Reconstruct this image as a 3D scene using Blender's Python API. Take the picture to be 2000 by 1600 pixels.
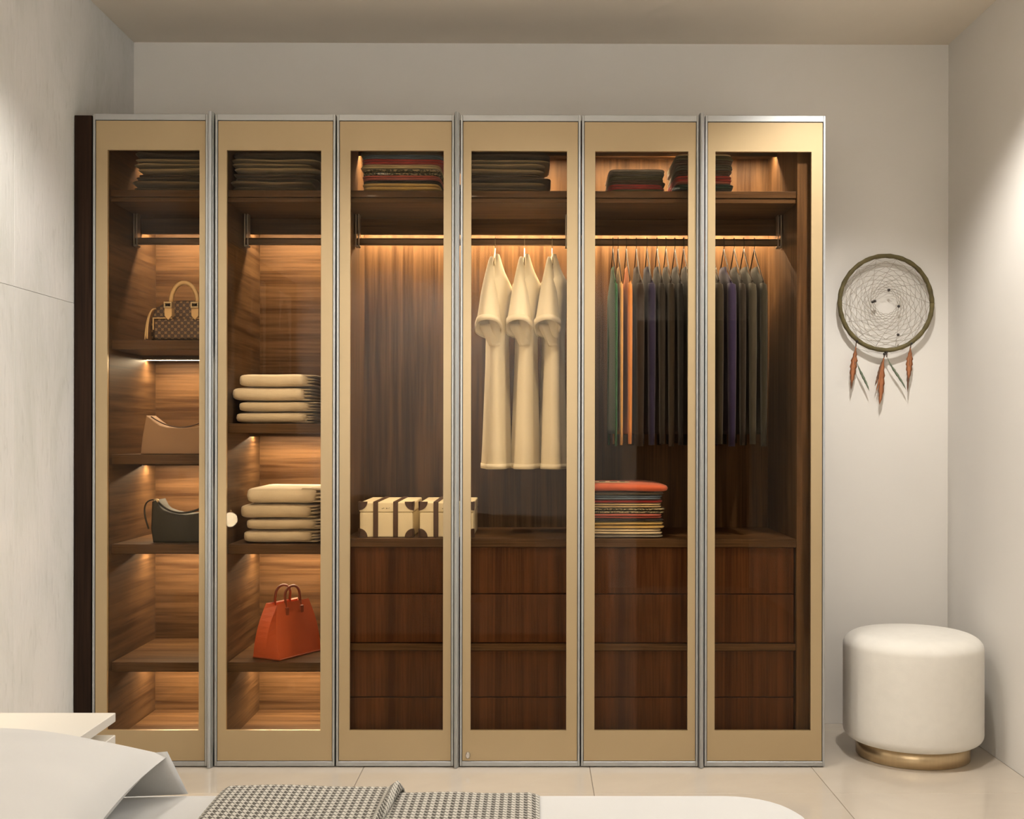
import bpy, bmesh, math, random
from mathutils import Vector, Matrix, noise

# ------------------------------------------------------------------ clear
for o in list(bpy.data.objects):
    bpy.data.objects.remove(o, do_unlink=True)
scene = bpy.context.scene
C = scene.collection
random.seed(7)

# ------------------------------------------------------------------ camera
# metres: X right, Y into the room (wardrobe doors at y = 0, back wall at y = 0.6), Z up
cam_d = bpy.data.cameras.new('camera')
cam = bpy.data.objects.new('camera', cam_d); C.objects.link(cam)
cam.location = (0.0, -4.0, 1.16)
cam.rotation_euler = (math.pi / 2, -0.0016, -0.0047)
cam_d.sensor_width = 36.0
cam_d.lens = 40.57
cam_d.shift_x = -0.0252
cam_d.shift_y = 0.0225
cam_d.clip_start = 0.05
scene.camera = cam

# ------------------------------------------------------------------ world (fill light entering by the added window) and exposure
world = bpy.data.worlds.new('world'); scene.world = world
world.use_nodes = True
bg = world.node_tree.nodes['Background']
bg.inputs['Color'].default_value = (1.0, 1.0, 1.0, 1)
bg.inputs['Strength'].default_value = 2.6
vs = scene.view_settings
vs.view_transform = 'Standard'; vs.look = 'None'; vs.gamma = 1.0
vs.use_curve_mapping = False
vs.exposure = 0.58

# recessed ceiling spots: (x, y, watts); last three added as unseen fill; fixtures further down
SPOTS = [(1.08, -0.55, 17), (0.05, -0.85, 9), (-0.95, -0.95, 10), (1.1, -2.3, 2), (-0.9, -2.9, 0.6), (0.9, -3.3, 1.0), (-1.05, -3.55, 52), (-0.40, -3.55, 52), (0.25, -3.55, 52)]
SPOT_COLOUR = (1.0, 0.955, 0.89)
LED_COLOUR = (1.0, 0.83, 0.60)
LED_STRENGTH = 165.0

# room
XL, XR, YB, YF, H = -1.588, 1.659, 0.60, -4.62, 2.711

# ------------------------------------------------------------------ helpers
WLOC = {}

def tag(o, label=None, cat=None, group=None, kind=None):
    if label: o['label'] = label
    if cat: o['category'] = cat
    if group: o['group'] = group
    if kind: o['kind'] = kind
    return o

def empty(name, loc, label=None, cat=None, group=None, kind=None, rz=0.0):
    o = bpy.data.objects.new(name, None); C.objects.link(o)
    o.empty_display_size = 0.05
    o.location = loc; o.rotation_euler = (0, 0, rz)
    WLOC[o.name] = Vector(loc)
    return tag(o, label, cat, group, kind)

def attach(o, parent, world_loc, local=False):
    """Link o at world_loc; under a parent the stored location is relative to it."""
    C.objects.link(o)
    WLOC[o.name] = Vector(world_loc)
    if parent is not None:
        o.parent = parent
        o.location = Vector(world_loc) if local else Vector(world_loc) - WLOC[parent.name]
    else:
        o.location = world_loc
    return o

def obj(name, verts, faces, mat, parent=None, smooth=False, uvs=None, local=False, origin=None):
    """One mesh object from world coordinates; its origin goes to the middle of its base."""
    vs_ = [Vector(v) for v in verts]
    lo = [min(v[i] for v in vs_) for i in range(3)]; hi = [max(v[i] for v in vs_) for i in range(3)]
    loc = Vector(origin) if origin else Vector(((lo[0] + hi[0]) / 2, (lo[1] + hi[1]) / 2, lo[2]))
    me = bpy.data.meshes.new(name)
    me.from_pydata([v - loc for v in vs_], [], faces)
    if uvs:
        l = me.uv_layers.new(name='uv')
        for p in me.polygons:
            for li in p.loop_indices:
                l.data[li].uv = uvs[me.loops[li].vertex_index]
    if smooth:
        me.polygons.foreach_set('use_smooth', [True] * len(me.polygons))
    mats = mat if isinstance(mat, (list, tuple)) else [mat]
    for m in mats: me.materials.append(m)
    me.update()
    return attach(bpy.data.objects.new(name, me), parent, loc, local)

def from_bm(name, bm, mat, parent=None, smooth=False, local=False, origin=None):
    bm.verts.ensure_lookup_table(); bm.verts.index_update()
    bmesh.ops.recalc_face_normals(bm, faces=bm.faces[:])
    verts = [v.co.copy() for v in bm.verts]
    faces = [[v.index for v in f.verts] for f in bm.faces]
    bm.free()
    return obj(name, verts, faces, mat, parent, smooth, None, local, origin)

def add_box(bm, x0, x1, y0, y1, z0, z1, bevel=0.0, seg=2):
    r = bmesh.ops.create_cube(bm, size=1.0)
    vs_ = r['verts']
    for v in vs_:
        v.co = Vector(((x0 + x1) / 2 + v.co.x * (x1 - x0), (y0 + y1) / 2 + v.co.y * (y1 - y0), (z0 + z1) / 2 + v.co.z * (z1 - z0)))
    if bevel > 0:
        edges = {e for v in vs_ for e in v.link_edges}
        bmesh.ops.bevel(bm, geom=list(edges), offset=bevel, segments=seg, affect='EDGES', profile=0.5)

def box(name, x0, x1, y0, y1, z0, z1, mat, parent=None, bevel=0.0015, seg=2, local=False, smooth=False):
    bm = bmesh.new(); add_box(bm, x0, x1, y0, y1, z0, z1, bevel, seg)
    return from_bm(name, bm, mat, parent, smooth, local)

def boxes(name, lst, mat, parent=None, bevel=0.0012, local=False):
    bm = bmesh.new()
    for b in lst: add_box(bm, *b, bevel=bevel, seg=1)
    return from_bm(name, bm, mat, parent, False, local)

def loft(rings, cap0=True, cap1=True, closed=True):
    """rings: lists of equal length. Returns verts, faces."""
    n = len(rings[0]); verts = [p for r in rings for p in r]; faces = []
    for i in range(len(rings) - 1):
        for j in range(n if closed else n - 1):
            a = i * n + j; b = i * n + (j + 1) % n
            faces.append((a, b, b + n, a + n))
    if cap0: faces.append(tuple(range(n - 1, -1, -1)))
    if cap1: faces.append(tuple(range((len(rings) - 1) * n, len(rings) * n)))
    return verts, faces

def tube_rings(points, radius, seg=8, flat=1.0):
    pts = [Vector(p) for p in points]; rings = []
    prev = None
    for i, p in enumerate(pts):
        t = (pts[min(i + 1, len(pts) - 1)] - pts[max(i - 1, 0)])
        t.normalize()
        if prev is None:
            ref = Vector((0, 1, 0)) if abs(t.y) < 0.9 else Vector((1, 0, 0))
            nrm = (ref - t * ref.dot(t)).normalized()
        else:
            nrm = (prev - t * prev.dot(t)).normalized()
        prev = nrm
        bn = t.cross(nrm)
        r = radius[i] if isinstance(radius, (list, tuple)) else radius
        rings.append([p + nrm * (r * math.cos(2 * math.pi * k / seg)) + bn * (r * flat * math.sin(2 * math.pi * k / seg)) for k in range(seg)])
    return rings

def tube(name, points, radius, mat, parent=None, seg=8, flat=1.0, local=False):
    v, f = loft(tube_rings(points, radius, seg, flat))
    return obj(name, v, f, mat, parent, True, None, local)

def tubes(name, paths, radius, mat, parent=None, seg=5, local=False):
    V, F = [], []
    for pth in paths:
        v, f = loft(tube_rings(pth, radius, seg))
        b = len(V); V += v; F += [tuple(i + b for i in q) for q in f]
    return obj(name, V, F, mat, parent, True, None, local)

def arc(c, r, a0, a1, n, plane='xz', ry=None):
    out = []
    for i in range(n + 1):
        a = a0 + (a1 - a0) * i / n
        u = math.cos(a) * r; w = math.sin(a) * (ry if ry else r)
        out.append((c[0] + u, c[1], c[2] + w) if plane == 'xz' else (c[0], c[1] + u, c[2] + w) if plane == 'yz' else (c[0] + u, c[1] + w, c[2]))
    return out

def bez(p0, p1, p2, n=10):
    p0, p1, p2 = Vector(p0), Vector(p1), Vector(p2)
    return [p0 * (1 - t) ** 2 + p1 * 2 * t * (1 - t) + p2 * t * t for t in [i / n for i in range(n + 1)]]

def spow(v, e):
    return math.copysign(abs(v) ** e, v)

def slab_geo(cx, cy, cz, a, b, c, e1=0.35, e2=0.28, nu=36, nv=14, wob=0.0, seed=0.0, sag=0.0, freq=9.0):
    """Rounded soft slab (superellipsoid) with a gentle uneven surface."""
    verts = []; faces = []
    for i in range(nv + 1):
        ph = -math.pi / 2 + math.pi * i / nv
        for j in range(nu):
            th = 2 * math.pi * j / nu
            cp = spow(math.cos(ph), e1)
            x = a * cp * spow(math.cos(th), e2); y = b * cp * spow(math.sin(th), e2); z = c * spow(math.sin(ph), e1)
            w = noise.noise(Vector((x * freq + seed * 3.1, y * freq * 0.6 + seed, seed * 1.7))) * wob
            w2 = noise.noise(Vector((x * 4 + seed, z * 60 + seed * 2, y * 5))) * wob * 0.9
            z2 = z + w - sag * (x / a) ** 2
            verts.append((cx + x + w2 * (1 if abs(x) > 0.6 * a else 0.3), cy + y + w2, cz + z2))
    for i in range(nv):
        for j in range(nu):
            k = (j + 1) % nu
            faces.append((i * nu + j, i * nu + k, (i + 1) * nu + k, (i + 1) * nu + j))
    return verts, faces

def merge(geos):
    V, F = [], []
    for v, f in geos:
        b = len(V); V += list(v); F += [tuple(i + b for i in q) for q in f]
    return V, F

def prism(name, outline, y0, y1, mat, parent=None, bevel=0.01, seg=3, local=False, smooth=True, taper=None):
    """Outline in XZ pushed along Y, edges rounded."""
    bm = bmesh.new()
    n = len(outline)
    a = [bm.verts.new((x, y0, z)) for x, z in outline]
    b = [bm.verts.new((x, y1, z)) for x, z in outline]
    bm.faces.new(a); bm.faces.new(b[::-1])
    for i in range(n):
        bm.faces.new((a[i], b[i], b[(i + 1) % n], a[(i + 1) % n]))
    bmesh.ops.recalc_face_normals(bm, faces=bm.faces[:])
    if bevel:
        ed = [e for e in bm.edges if (e.verts[0].co.y == e.verts[1].co.y)]
        bmesh.ops.bevel(bm, geom=ed, offset=bevel, segments=seg, affect='EDGES', profile=0.5)
    if taper: 
        for v in bm.verts: v.co = Vector(taper(v.co))
    o = from_bm(name, bm, mat, parent, smooth, local)
    return o

# ------------------------------------------------------------------ materials
def mat_new(name):
    m = bpy.data.materials.new(name); m.use_nodes = True
    nt = m.node_tree
    return m, nt, nt.nodes['Principled BSDF']

def N(nt, t, **kw):
    n = nt.nodes.new(t)
    for k, v in kw.items(): setattr(n, k, v)
    return n

def plain(name, col, rough=0.5, metal=0.0, coat=0.0, sheen=0.0, var=0.06, scale=8.0, bump=0.0, bscale=60.0, stretch=(1, 1, 1)):
    """A colour with slight procedural unevenness."""
    m, nt, b = mat_new(name)
    L = nt.links.new
    tc = N(nt, 'ShaderNodeTexCoord'); mp = N(nt, 'ShaderNodeMapping'); mp.inputs['Scale'].default_value = stretch
    L(tc.outputs['Object'], mp.inputs['Vector'])
    nz = N(nt, 'ShaderNodeTexNoise'); nz.inputs['Scale'].default_value = scale; nz.inputs['Detail'].default_value = 4
    L(mp.outputs[0], nz.inputs['Vector'])
    rp = N(nt, 'ShaderNodeValToRGB')
    rp.color_ramp.elements[0].position = 0.3; rp.color_ramp.elements[1].position = 0.7
    rp.color_ramp.elements[0].color = (*[max(0, c * (1 - var)) for c in col], 1)
    rp.color_ramp.elements[1].color = (*[min(1, c * (1 + var)) for c in col], 1)
    L(nz.outputs['Fac'], rp.inputs['Fac']); L(rp.outputs['Color'], b.inputs['Base Color'])
    b.inputs['Roughness'].default_value = rough; b.inputs['Metallic'].default_value = metal
    b.inputs['Coat Weight'].default_value = coat; b.inputs['Coat Roughness'].default_value = 0.06
    b.inputs['Sheen Weight'].default_value = sheen
    if bump:
        n2 = N(nt, 'ShaderNodeTexNoise'); n2.inputs['Scale'].default_value = bscale; n2.inputs['Detail'].default_value = 5
        L(mp.outputs[0], n2.inputs['Vector'])
        bp = N(nt, 'ShaderNodeBump'); bp.inputs['Strength'].default_value = bump; bp.inputs['Distance'].default_value = 0.004
        L(n2.outputs['Fac'], bp.inputs['Height']); L(bp.outputs['Normal'], b.inputs['Normal'])
    return m

def wood(name, axis, dark, light, rough=0.45, fine=1.0):
    m, nt, b = mat_new(name); L = nt.links.new
    tc = N(nt, 'ShaderNodeTexCoord')
    def noise_tex(along, across, detail, dist=0.0):
        mp = N(nt, 'ShaderNodeMapping')
        s = [across] * 3; s['xyz'.index(axis)] = along
        mp.inputs['Scale'].default_value = s
        L(tc.outputs['Object'], mp.inputs['Vector'])
        t = N(nt, 'ShaderNodeTexNoise'); t.inputs['Scale'].default_value = 1.0; t.inputs['Detail'].default_value = detail
        t.inputs['Distortion'].default_value = dist
        L(mp.outputs[0], t.inputs['Vector']); return t
    a = noise_tex(1.6, 34 * fine, 4, 0.4); c = noise_tex(4.0, 150 * fine, 3)
    mx = N(nt, 'ShaderNodeMath', operation='MULTIPLY_ADD'); mx.inputs[1].default_value = 0.45
    L(c.outputs['Fac'], mx.inputs[0]); 
    m2 = N(nt, 'ShaderNodeMath', operation='MULTIPLY'); m2.inputs[1].default_value = 0.6
    L(a.outputs['Fac'], m2.inputs[0]); L(m2.outputs[0], mx.inputs[2])
    rp = N(nt, 'ShaderNodeValToRGB')
    rp.color_ramp.elements[0].position = 0.40; rp.color_ramp.elements[1].position = 0.66
    rp.color_ramp.elements[0].color = (*dark, 1); rp.color_ramp.elements[1].color = (*light, 1)
    L(mx.outputs[0], rp.inputs['Fac']); L(rp.outputs['Color'], b.inputs['Base Color'])
    b.inputs['Roughness'].default_value = rough
    b.inputs['Specular IOR Level'].default_value = 0.12
    bp = N(nt, 'ShaderNodeBump'); bp.inputs['Strength'].default_value = 0.12; bp.inputs['Distance'].default_value = 0.001
    L(mx.outputs[0], bp.inputs['Height']); L(bp.outputs['Normal'], b.inputs['Normal'])
    return m

def emis(name, col, strength):
    m, nt, b = mat_new(name)
    b.inputs['Base Color'].default_value = (*col, 1)
    b.inputs['Emission Color'].default_value = (*col, 1); b.inputs['Emission Strength'].default_value = strength
    return m

def pane_mat(name, tint, f0):
    """Thin pane: straight-through tint plus a mirror reflection that grows at grazing angles."""
    m = bpy.data.materials.new(name); m.use_nodes = True
    nt = m.node_tree; nt.nodes.clear(); L = nt.links.new
    out = N(nt, 'ShaderNodeOutputMaterial'); mix = N(nt, 'ShaderNodeMixShader')
    tr = N(nt, 'ShaderNodeBsdfTransparent'); tr.inputs['Color'].default_value = (*tint, 1)
    gl = N(nt, 'ShaderNodeBsdfGlossy'); gl.inputs['Roughness'].default_value = 0.0; gl.inputs['Color'].default_value = (1, 1, 1, 1)
    lw = N(nt, 'ShaderNodeLayerWeight'); lw.inputs['Blend'].default_value = 0.5
    pw = N(nt, 'ShaderNodeMath', operation='POWER'); pw.inputs[1].default_value = 5
    ma = N(nt, 'ShaderNodeMath', operation='MULTIPLY_ADD'); ma.inputs[1].default_value = 1 - f0; ma.inputs[2].default_value = f0
    L(lw.outputs['Facing'], pw.inputs[0]); L(pw.outputs[0], ma.inputs[0]); L(ma.outputs[0], mix.inputs['Fac'])
    L(tr.outputs[0], mix.inputs[1]); L(gl.outputs[0], mix.inputs[2]); L(mix.outputs[0], out.inputs['Surface'])
    return m

M = {}
M['wall'] = plain('painted_wall', (0.74, 0.71, 0.665), 0.85, var=0.015, scale=3, bump=0.03, bscale=180)
M['ceiling'] = plain('ceiling_paint', (0.78, 0.70, 0.59), 0.9, var=0.01)
M['wood_h'] = wood('walnut_across', 'x', (0.046, 0.0215, 0.009), (0.124, 0.0665, 0.030))
M['wood_v'] = wood('walnut_upright', 'z', (0.046, 0.0215, 0.009), (0.124, 0.0665, 0.030))
M['wood_d'] = wood('walnut_depth', 'y', (0.042, 0.020, 0.0085), (0.112, 0.060, 0.027))
M['drawer'] = wood('drawer_walnut', 'z', (0.042, 0.0135, 0.0042), (0.108, 0.039, 0.0135))
M['wenge'] = wood('wenge', 'z', (0.010, 0.005, 0.003), (0.028, 0.014, 0.008), 0.75)
M['gold'] = plain('champagne_gold', (0.425, 0.315, 0.175), 0.32, metal=0.3, var=0.02, scale=2)
M['alu'] = plain('anodised_aluminium', (0.44, 0.45, 0.45), 0.42, metal=0.85, var=0.02)
M['alu_dark'] = plain('dark_gasket', (0.02, 0.02, 0.02), 0.5)
M['steel'] = plain('steel_bracket', (0.55, 0.52, 0.48), 0.3, metal=0.9, var=0.02)
M['bronze'] = plain('bronze_rail', (0.12, 0.075, 0.045), 0.35, metal=0.6, var=0.03)
M['glass'] = pane_mat('bronze_tinted_glass', (0.93, 0.885, 0.81), 0.0075)
M['window_glass'] = pane_mat('clear_window_glass', (0.97, 0.98, 0.98), 0.03)
M['led'] = emis('led_strip_light', LED_COLOUR, LED_STRENGTH)
M['led_top'] = emis('led_strip_light_bright', LED_COLOUR, LED_STRENGTH * 1.35)
M['pouf'] = plain('cream_boucle', (0.72, 0.69, 0.63), 0.9, sheen=0.15, var=0.02, scale=30, bump=0.08, bscale=260)
M['brass'] = plain('brushed_brass', (0.60, 0.46, 0.28), 0.33, metal=0.85, var=0.04, scale=6, stretch=(14, 14, 0.6))
M['white'] = plain('white_lacquer', (0.58, 0.56, 0.52), 0.35, var=0.01)
M['linen'] = plain('white_linen', (0.53, 0.52, 0.50), 0.9, sheen=0.2, var=0.015, bump=0.05, bscale=300)
M['grout'] = plain('tile_joint', (0.20, 0.16, 0.12), 0.9)
M['rattan'] = plain('green_wrapped_hoop', (0.105, 0.082, 0.027), 0.7, var=0.3, scale=30, bump=0.3, bscale=90)
M['cord'] = plain('web_cord', (0.36, 0.31, 0.25), 0.8)
M['bead'] = plain('dark_bead', (0.025, 0.018, 0.014), 0.3)
M['fe_o'] = plain('rust_feather', (0.40, 0.15, 0.06), 0.8, var=0.35, scale=40, stretch=(1, 1, 0.3))
M['fe_g'] = plain('green_feather', (0.16, 0.2, 0.13), 0.8, var=0.3, scale=40)
M['fe_d'] = plain('brown_feather', (0.16, 0.075, 0.04), 0.8, var=0.3, scale=40)
M['hanger'] = plain('dark_hanger_wire', (0.03, 0.018, 0.012), 0.4)
M['hanger_l'] = plain('pale_hanger_wire', (0.45, 0.36, 0.25), 0.35, metal=0.5)
M['dress'] = plain('cream_jersey', (0.86, 0.77, 0.58), 0.9, sheen=0.2, var=0.03, scale=5, bump=0.05, bscale=200)
M['box'] = plain('cream_trunk_cloth', (0.90, 0.79, 0.55), 0.6, var=0.03, scale=20, bump=0.08, bscale=120)
M['strap'] = plain('brown_leather', (0.085, 0.04, 0.022), 0.5, var=0.1)
M['towel'] = plain('beige_towel', (0.60, 0.49, 0.34), 0.95, sheen=0.3, var=0.04, scale=12, bump=0.25, bscale=420)
M['towel2'] = plain('pale_beige_towel', (0.74, 0.62, 0.45), 0.95, sheen=0.3, var=0.04, scale=12, bump=0.25, bscale=420)
M['orange'] = plain('orange_leather', (0.62, 0.115, 0.035), 0.45, var=0.05, scale=6, bump=0.06, bscale=200)
M['orange_d'] = plain('dark_orange_leather', (0.30, 0.06, 0.02), 0.45, var=0.05)
M['tan'] = plain('tan_suede', (0.34, 0.20, 0.11), 0.85, var=0.06, scale=9, bump=0.05)
M['tan_l'] = plain('natural_leather', (0.60, 0.39, 0.18), 0.5, var=0.08)
M['olive'] = plain('dark_olive_leather', (0.020, 0.0145, 0.006), 0.75, var=0.1)
M['lamp_globe'] = emis('sconce_globe', (1.0, 0.80, 0.52), 45.0)
M['lens'] = emis('downlight_lens', (1.0, 0.86, 0.68), 5.0)
M['frame_wood'] = wood('picture_frame_wood', 'z', (0.05, 0.022, 0.012), (0.11, 0.05, 0.025))
M['door_dark'] = wood('dark_door_wood', 'z', (0.02, 0.011, 0.007), (0.05, 0.028, 0.017))

def cloth(name, col, pattern=None):
    m = plain(name, col, 0.95, sheen=0.2, var=0.10, scale=14, bump=0.2, bscale=260)
    return m

def speckle(name, c1, c2, scale=140):
    m, nt, b = mat_new(name); L = nt.links.new
    tc = N(nt, 'ShaderNodeTexCoord'); v = N(nt, 'ShaderNodeTexNoise'); v.inputs['Scale'].default_value = scale
    v.inputs['Detail'].default_value = 3
    L(tc.outputs['Object'], v.inputs['Vector'])
    rp = N(nt, 'ShaderNodeValToRGB'); rp.color_ramp.interpolation = 'CONSTANT'
    rp.color_ramp.elements[0].color = (*c1, 1); rp.color_ramp.elements[1].color = (*c2, 1); rp.color_ramp.elements[1].position = 0.52
    L(v.outputs['Fac'], rp.inputs['Fac']); L(rp.outputs['Color'], b.inputs['Base Color'])
    b.inputs['Roughness'].default_value = 0.9
    return m

def tile_mat():
    m, nt, b = mat_new('cream_porcelain'); L = nt.links.new
    tc = N(nt, 'ShaderNodeTexCoord'); nz = N(nt, 'ShaderNodeTexNoise')
    nz.inputs['Scale'].default_value = 3; nz.inputs['Detail'].default_value = 6; nz.inputs['Distortion'].default_value = 1.2
    L(tc.outputs['Object'], nz.inputs['Vector'])
    rp = N(nt, 'ShaderNodeValToRGB'); rp.color_ramp.elements[0].position = 0.3; rp.color_ramp.elements[1].position = 0.75
    rp.color_ramp.elements[0].color = (0.52, 0.455, 0.375, 1); rp.color_ramp.elements[1].color = (0.575, 0.505, 0.42, 1)
    L(nz.outputs['Fac'], rp.inputs['Fac']); L(rp.outputs['Color'], b.inputs['Base Color'])
    b.inputs['Roughness'].default_value = 0.07; b.inputs['Specular IOR Level'].default_value = 0.6
    return m
M['tile'] = tile_mat()

def plaster_mat():
    m, nt, b = mat_new('limewashed_plaster'); L = nt.links.new
    tc = N(nt, 'ShaderNodeTexCoord')
    mp = N(nt, 'ShaderNodeMapping'); mp.inputs['Scale'].default_value = (1, 2.1, 1.0); L(tc.outputs['Object'], mp.inputs['Vector'])
    a = N(nt, 'ShaderNodeTexNoise'); a.inputs['Scale'].default_value = 2.0; a.inputs['Detail'].default_value = 8; a.inputs['Roughness'].default_value = 0.62
    a.inputs['Distortion'].default_value = 0.6
    L(mp.outputs[0], a.inputs['Vector'])
    rp = N(nt, 'ShaderNodeValToRGB')
    rp.color_ramp.elements[0].position = 0.3; rp.color_ramp.elements[1].position = 0.72
    rp.color_ramp.elements[0].color = (0.60, 0.60, 0.56, 1); rp.color_ramp.elements[1].color = (0.74, 0.72, 0.70, 1)
    e = rp.color_ramp.elements.new(0.5); e.color = (0.69, 0.68, 0.655, 1)
    L(a.outputs['Fac'], rp.inputs['Fac'])
    mp2 = N(nt, 'ShaderNodeMapping'); mp2.inputs['Scale'].default_value = (1, 34, 7.0); L(tc.outputs['Object'], mp2.inputs['Vector'])
    c = N(nt, 'ShaderNodeTexNoise'); c.inputs['Scale'].default_value = 1.6; c.inputs['Detail'].default_value = 6; c.inputs['Distortion'].default_value = 0.8
    L(mp2.outputs[0], c.inputs['Vector'])
    r2 = N(nt, 'ShaderNodeValToRGB'); r2.color_ramp.elements[0].position = 0.28; r2.color_ramp.elements[1].position = 0.42
    r2.color_ramp.elements[0].color = (0.88, 0.88, 0.87, 1); r2.color_ramp.elements[1].color = (1, 1, 1, 1)
    L(c.outputs['Fac'], r2.inputs['Fac'])
    mx = N(nt, 'ShaderNodeMix', data_type='RGBA', blend_type='MULTIPLY'); mx.inputs[0].default_value = 0.8
    L(rp.outputs['Color'], mx.inputs[6]); L(r2.outputs['Color'], mx.inputs[7]); L(mx.outputs[2], b.inputs['Base Color'])
    b.inputs['Roughness'].default_value = 0.8
    bp = N(nt, 'ShaderNodeBump'); bp.inputs['Strength'].default_value = 0.35; bp.inputs['Distance'].default_value = 0.004
    L(c.outputs['Fac'], bp.inputs['Height']); L(bp.outputs['Normal'], b.inputs['Normal'])
    return m
M['plaster'] = plaster_mat()

def houndstooth_mat():
    """Woven 2/2 twill of four dark and four light threads, in both directions."""
    m, nt, b = mat_new('houndstooth_wool'); L = nt.links.new
    tc = N(nt, 'ShaderNodeTexCoord'); sp = N(nt, 'ShaderNodeSeparateXYZ')
    L(tc.outputs['UV'], sp.inputs[0])
    def mth(op, a, bb=None):
        n = N(nt, 'ShaderNodeMath', operation=op)
        for i, q in enumerate((a, bb)):
            if q is None: continue
            if isinstance(q, (int, float)): n.inputs[i].default_value = q
            else: L(q, n.inputs[i])
        return n.outputs[0]
    thr = 0.0015
    i = mth('FLOOR', mth('DIVIDE', sp.outputs['X'], thr)); j = mth('FLOOR', mth('DIVIDE', sp.outputs['Y'], thr))
    wd = mth('LESS_THAN', mth('FLOORED_MODULO', i, 8.0), 3.5)
    fd = mth('LESS_THAN', mth('FLOORED_MODULO', j, 8.0), 3.5)
    top = mth('LESS_THAN', mth('FLOORED_MODULO', mth('ADD', i, j), 4.0), 1.5)
    fac = mth('ADD', mth('MULTIPLY', wd, top), mth('MULTIPLY', fd, mth('SUBTRACT', 1.0, top)))
    mx = N(nt, 'ShaderNodeMix', data_type='RGBA')
    mx.inputs[6].default_value = (0.50, 0.47, 0.41, 1); mx.inputs[7].default_value = (0.075, 0.068, 0.054, 1)
    L(fac, mx.inputs[0]); L(mx.outputs[2], b.inputs['Base Color'])
    b.inputs['Roughness'].default_value = 0.95
    nz = N(nt, 'ShaderNodeTexNoise'); nz.inputs['Scale'].default_value = 260; L(tc.outputs['UV'], nz.inputs['Vector'])
    bp = N(nt, 'ShaderNodeBump'); bp.inputs['Strength'].default_value = 0.5; bp.inputs['Distance'].default_value = 0.004
    L(nz.outputs['Fac'], bp.inputs['Height']); L(bp.outputs['Normal'], b.inputs['Normal'])
    return m
M['hound'] = houndstooth_mat()

def monogram_mat():
    """Dark brown canvas with a small regular tan floral motif."""
    m, nt, b = mat_new('patterned_canvas'); L = nt.links.new
    tc = N(nt, 'ShaderNodeTexCoord'); mp = N(nt, 'ShaderNodeMapping')
    mp.inputs['Rotation'].default_value = (0, math.radians(45), 0); mp.inputs['Scale'].default_value = (62, 0.0, 62)
    L(tc.outputs['Object'], mp.inputs['Vector'])
    fr = N(nt, 'ShaderNodeVectorMath', operation='FRACTION'); L(mp.outputs[0], fr.inputs[0])
    su = N(nt, 'ShaderNodeVectorMath', operation='SUBTRACT'); su.inputs[1].default_value = (0.5, 0.0, 0.5); L(fr.outputs[0], su.inputs[0])
    sp = N(nt, 'ShaderNodeSeparateXYZ'); L(su.outputs[0], sp.inputs[0])
    def mth(op, a, bb=None):
        n = N(nt, 'ShaderNodeMath', operation=op)
        for i, q in enumerate((a, bb)):
            if q is None: continue
            if isinstance(q, (int, float)): n.inputs[i].default_value = q
            else: L(q, n.inputs[i])
        return n.outputs[0]
    ang = mth('ARCTAN2', sp.outputs['Z'], sp.outputs['X'])
    r = mth('SQRT', mth('ADD', mth('POWER', mth('ABSOLUTE', sp.outputs['X']), 2.0), mth('POWER', mth('ABSOLUTE', sp.outputs['Z']), 2.0)))
    lim = mth('ADD', 0.23, mth('MULTIPLY', mth('COSINE', mth('MULTIPLY', ang, 4.0)), 0.11))
    ins = mth('LESS_THAN', r, lim); hole = mth('GREATER_THAN', r, 0.08)
    fac = mth('MULTIPLY', ins, hole)
    mx = N(nt, 'ShaderNodeMix', data_type='RGBA')
    mx.inputs[6].default_value = (0.055, 0.028, 0.016, 1); mx.inputs[7].default_value = (0.30, 0.18, 0.075, 1)
    L(fac, mx.inputs[0]); L(mx.outputs[2], b.inputs['Base Color']); b.inputs['Roughness'].default_value = 0.5
    return m
M['mono'] = monogram_mat()

def art_mat():
    """Pale mat with a tall leaf-shaped dark print, from the panel's own coordinates."""
    m, nt, b = mat_new('leaf_print'); L = nt.links.new
    tc = N(nt, 'ShaderNodeTexCoord'); mp = N(nt, 'ShaderNodeMapping')
    mp.inputs['Location'].default_value = (0, 0, -1.25); mp.inputs['Scale'].default_value = (0, 7.0, 3.0)
    L(tc.outputs['Object'], mp.inputs['Vector'])
    ln = N(nt, 'ShaderNodeVectorMath', operation='LENGTH'); L(mp.outputs[0], ln.inputs[0])
    nz = N(nt, 'ShaderNodeTexVoronoi'); nz.inputs['Scale'].default_value = 34; L(tc.outputs['Object'], nz.inputs['Vector'])
    th = N(nt, 'ShaderNodeMath', operation='LESS_THAN'); th.inputs[1].default_value = 1.0; L(ln.outputs['Value'], th.inputs[0])
    g = N(nt, 'ShaderNodeMath', operation='GREATER_THAN'); g.inputs[1].default_value = 0.25; L(nz.outputs['Distance'], g.inputs[0])
    f = N(nt, 'ShaderNodeMath', operation='MULTIPLY'); L(th.outputs[0], f.inputs[0]); L(g.outputs[0], f.inputs[1])
    mx = N(nt, 'ShaderNodeMix', data_type='RGBA')
    mx.inputs[6].default_value = (0.86, 0.82, 0.74, 1); mx.inputs[7].default_value = (0.07, 0.045, 0.03, 1)
    L(f.outputs[0], mx.inputs[0]); L(mx.outputs[2], b.inputs['Base Color']); b.inputs['Roughness'].default_value = 0.6
    return m
M['art'] = art_mat()

# ------------------------------------------------------------------ the room
T = 0.12
tag(box('ceiling', XL - T, XR + T, YF - T, YB + T, H, H + T, M['ceiling'], bevel=0), kind='structure')
tag(box('wall_back', XL - T, XR + T, YB, YB + T, 0, H, M['wall'], bevel=0), kind='structure')

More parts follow.
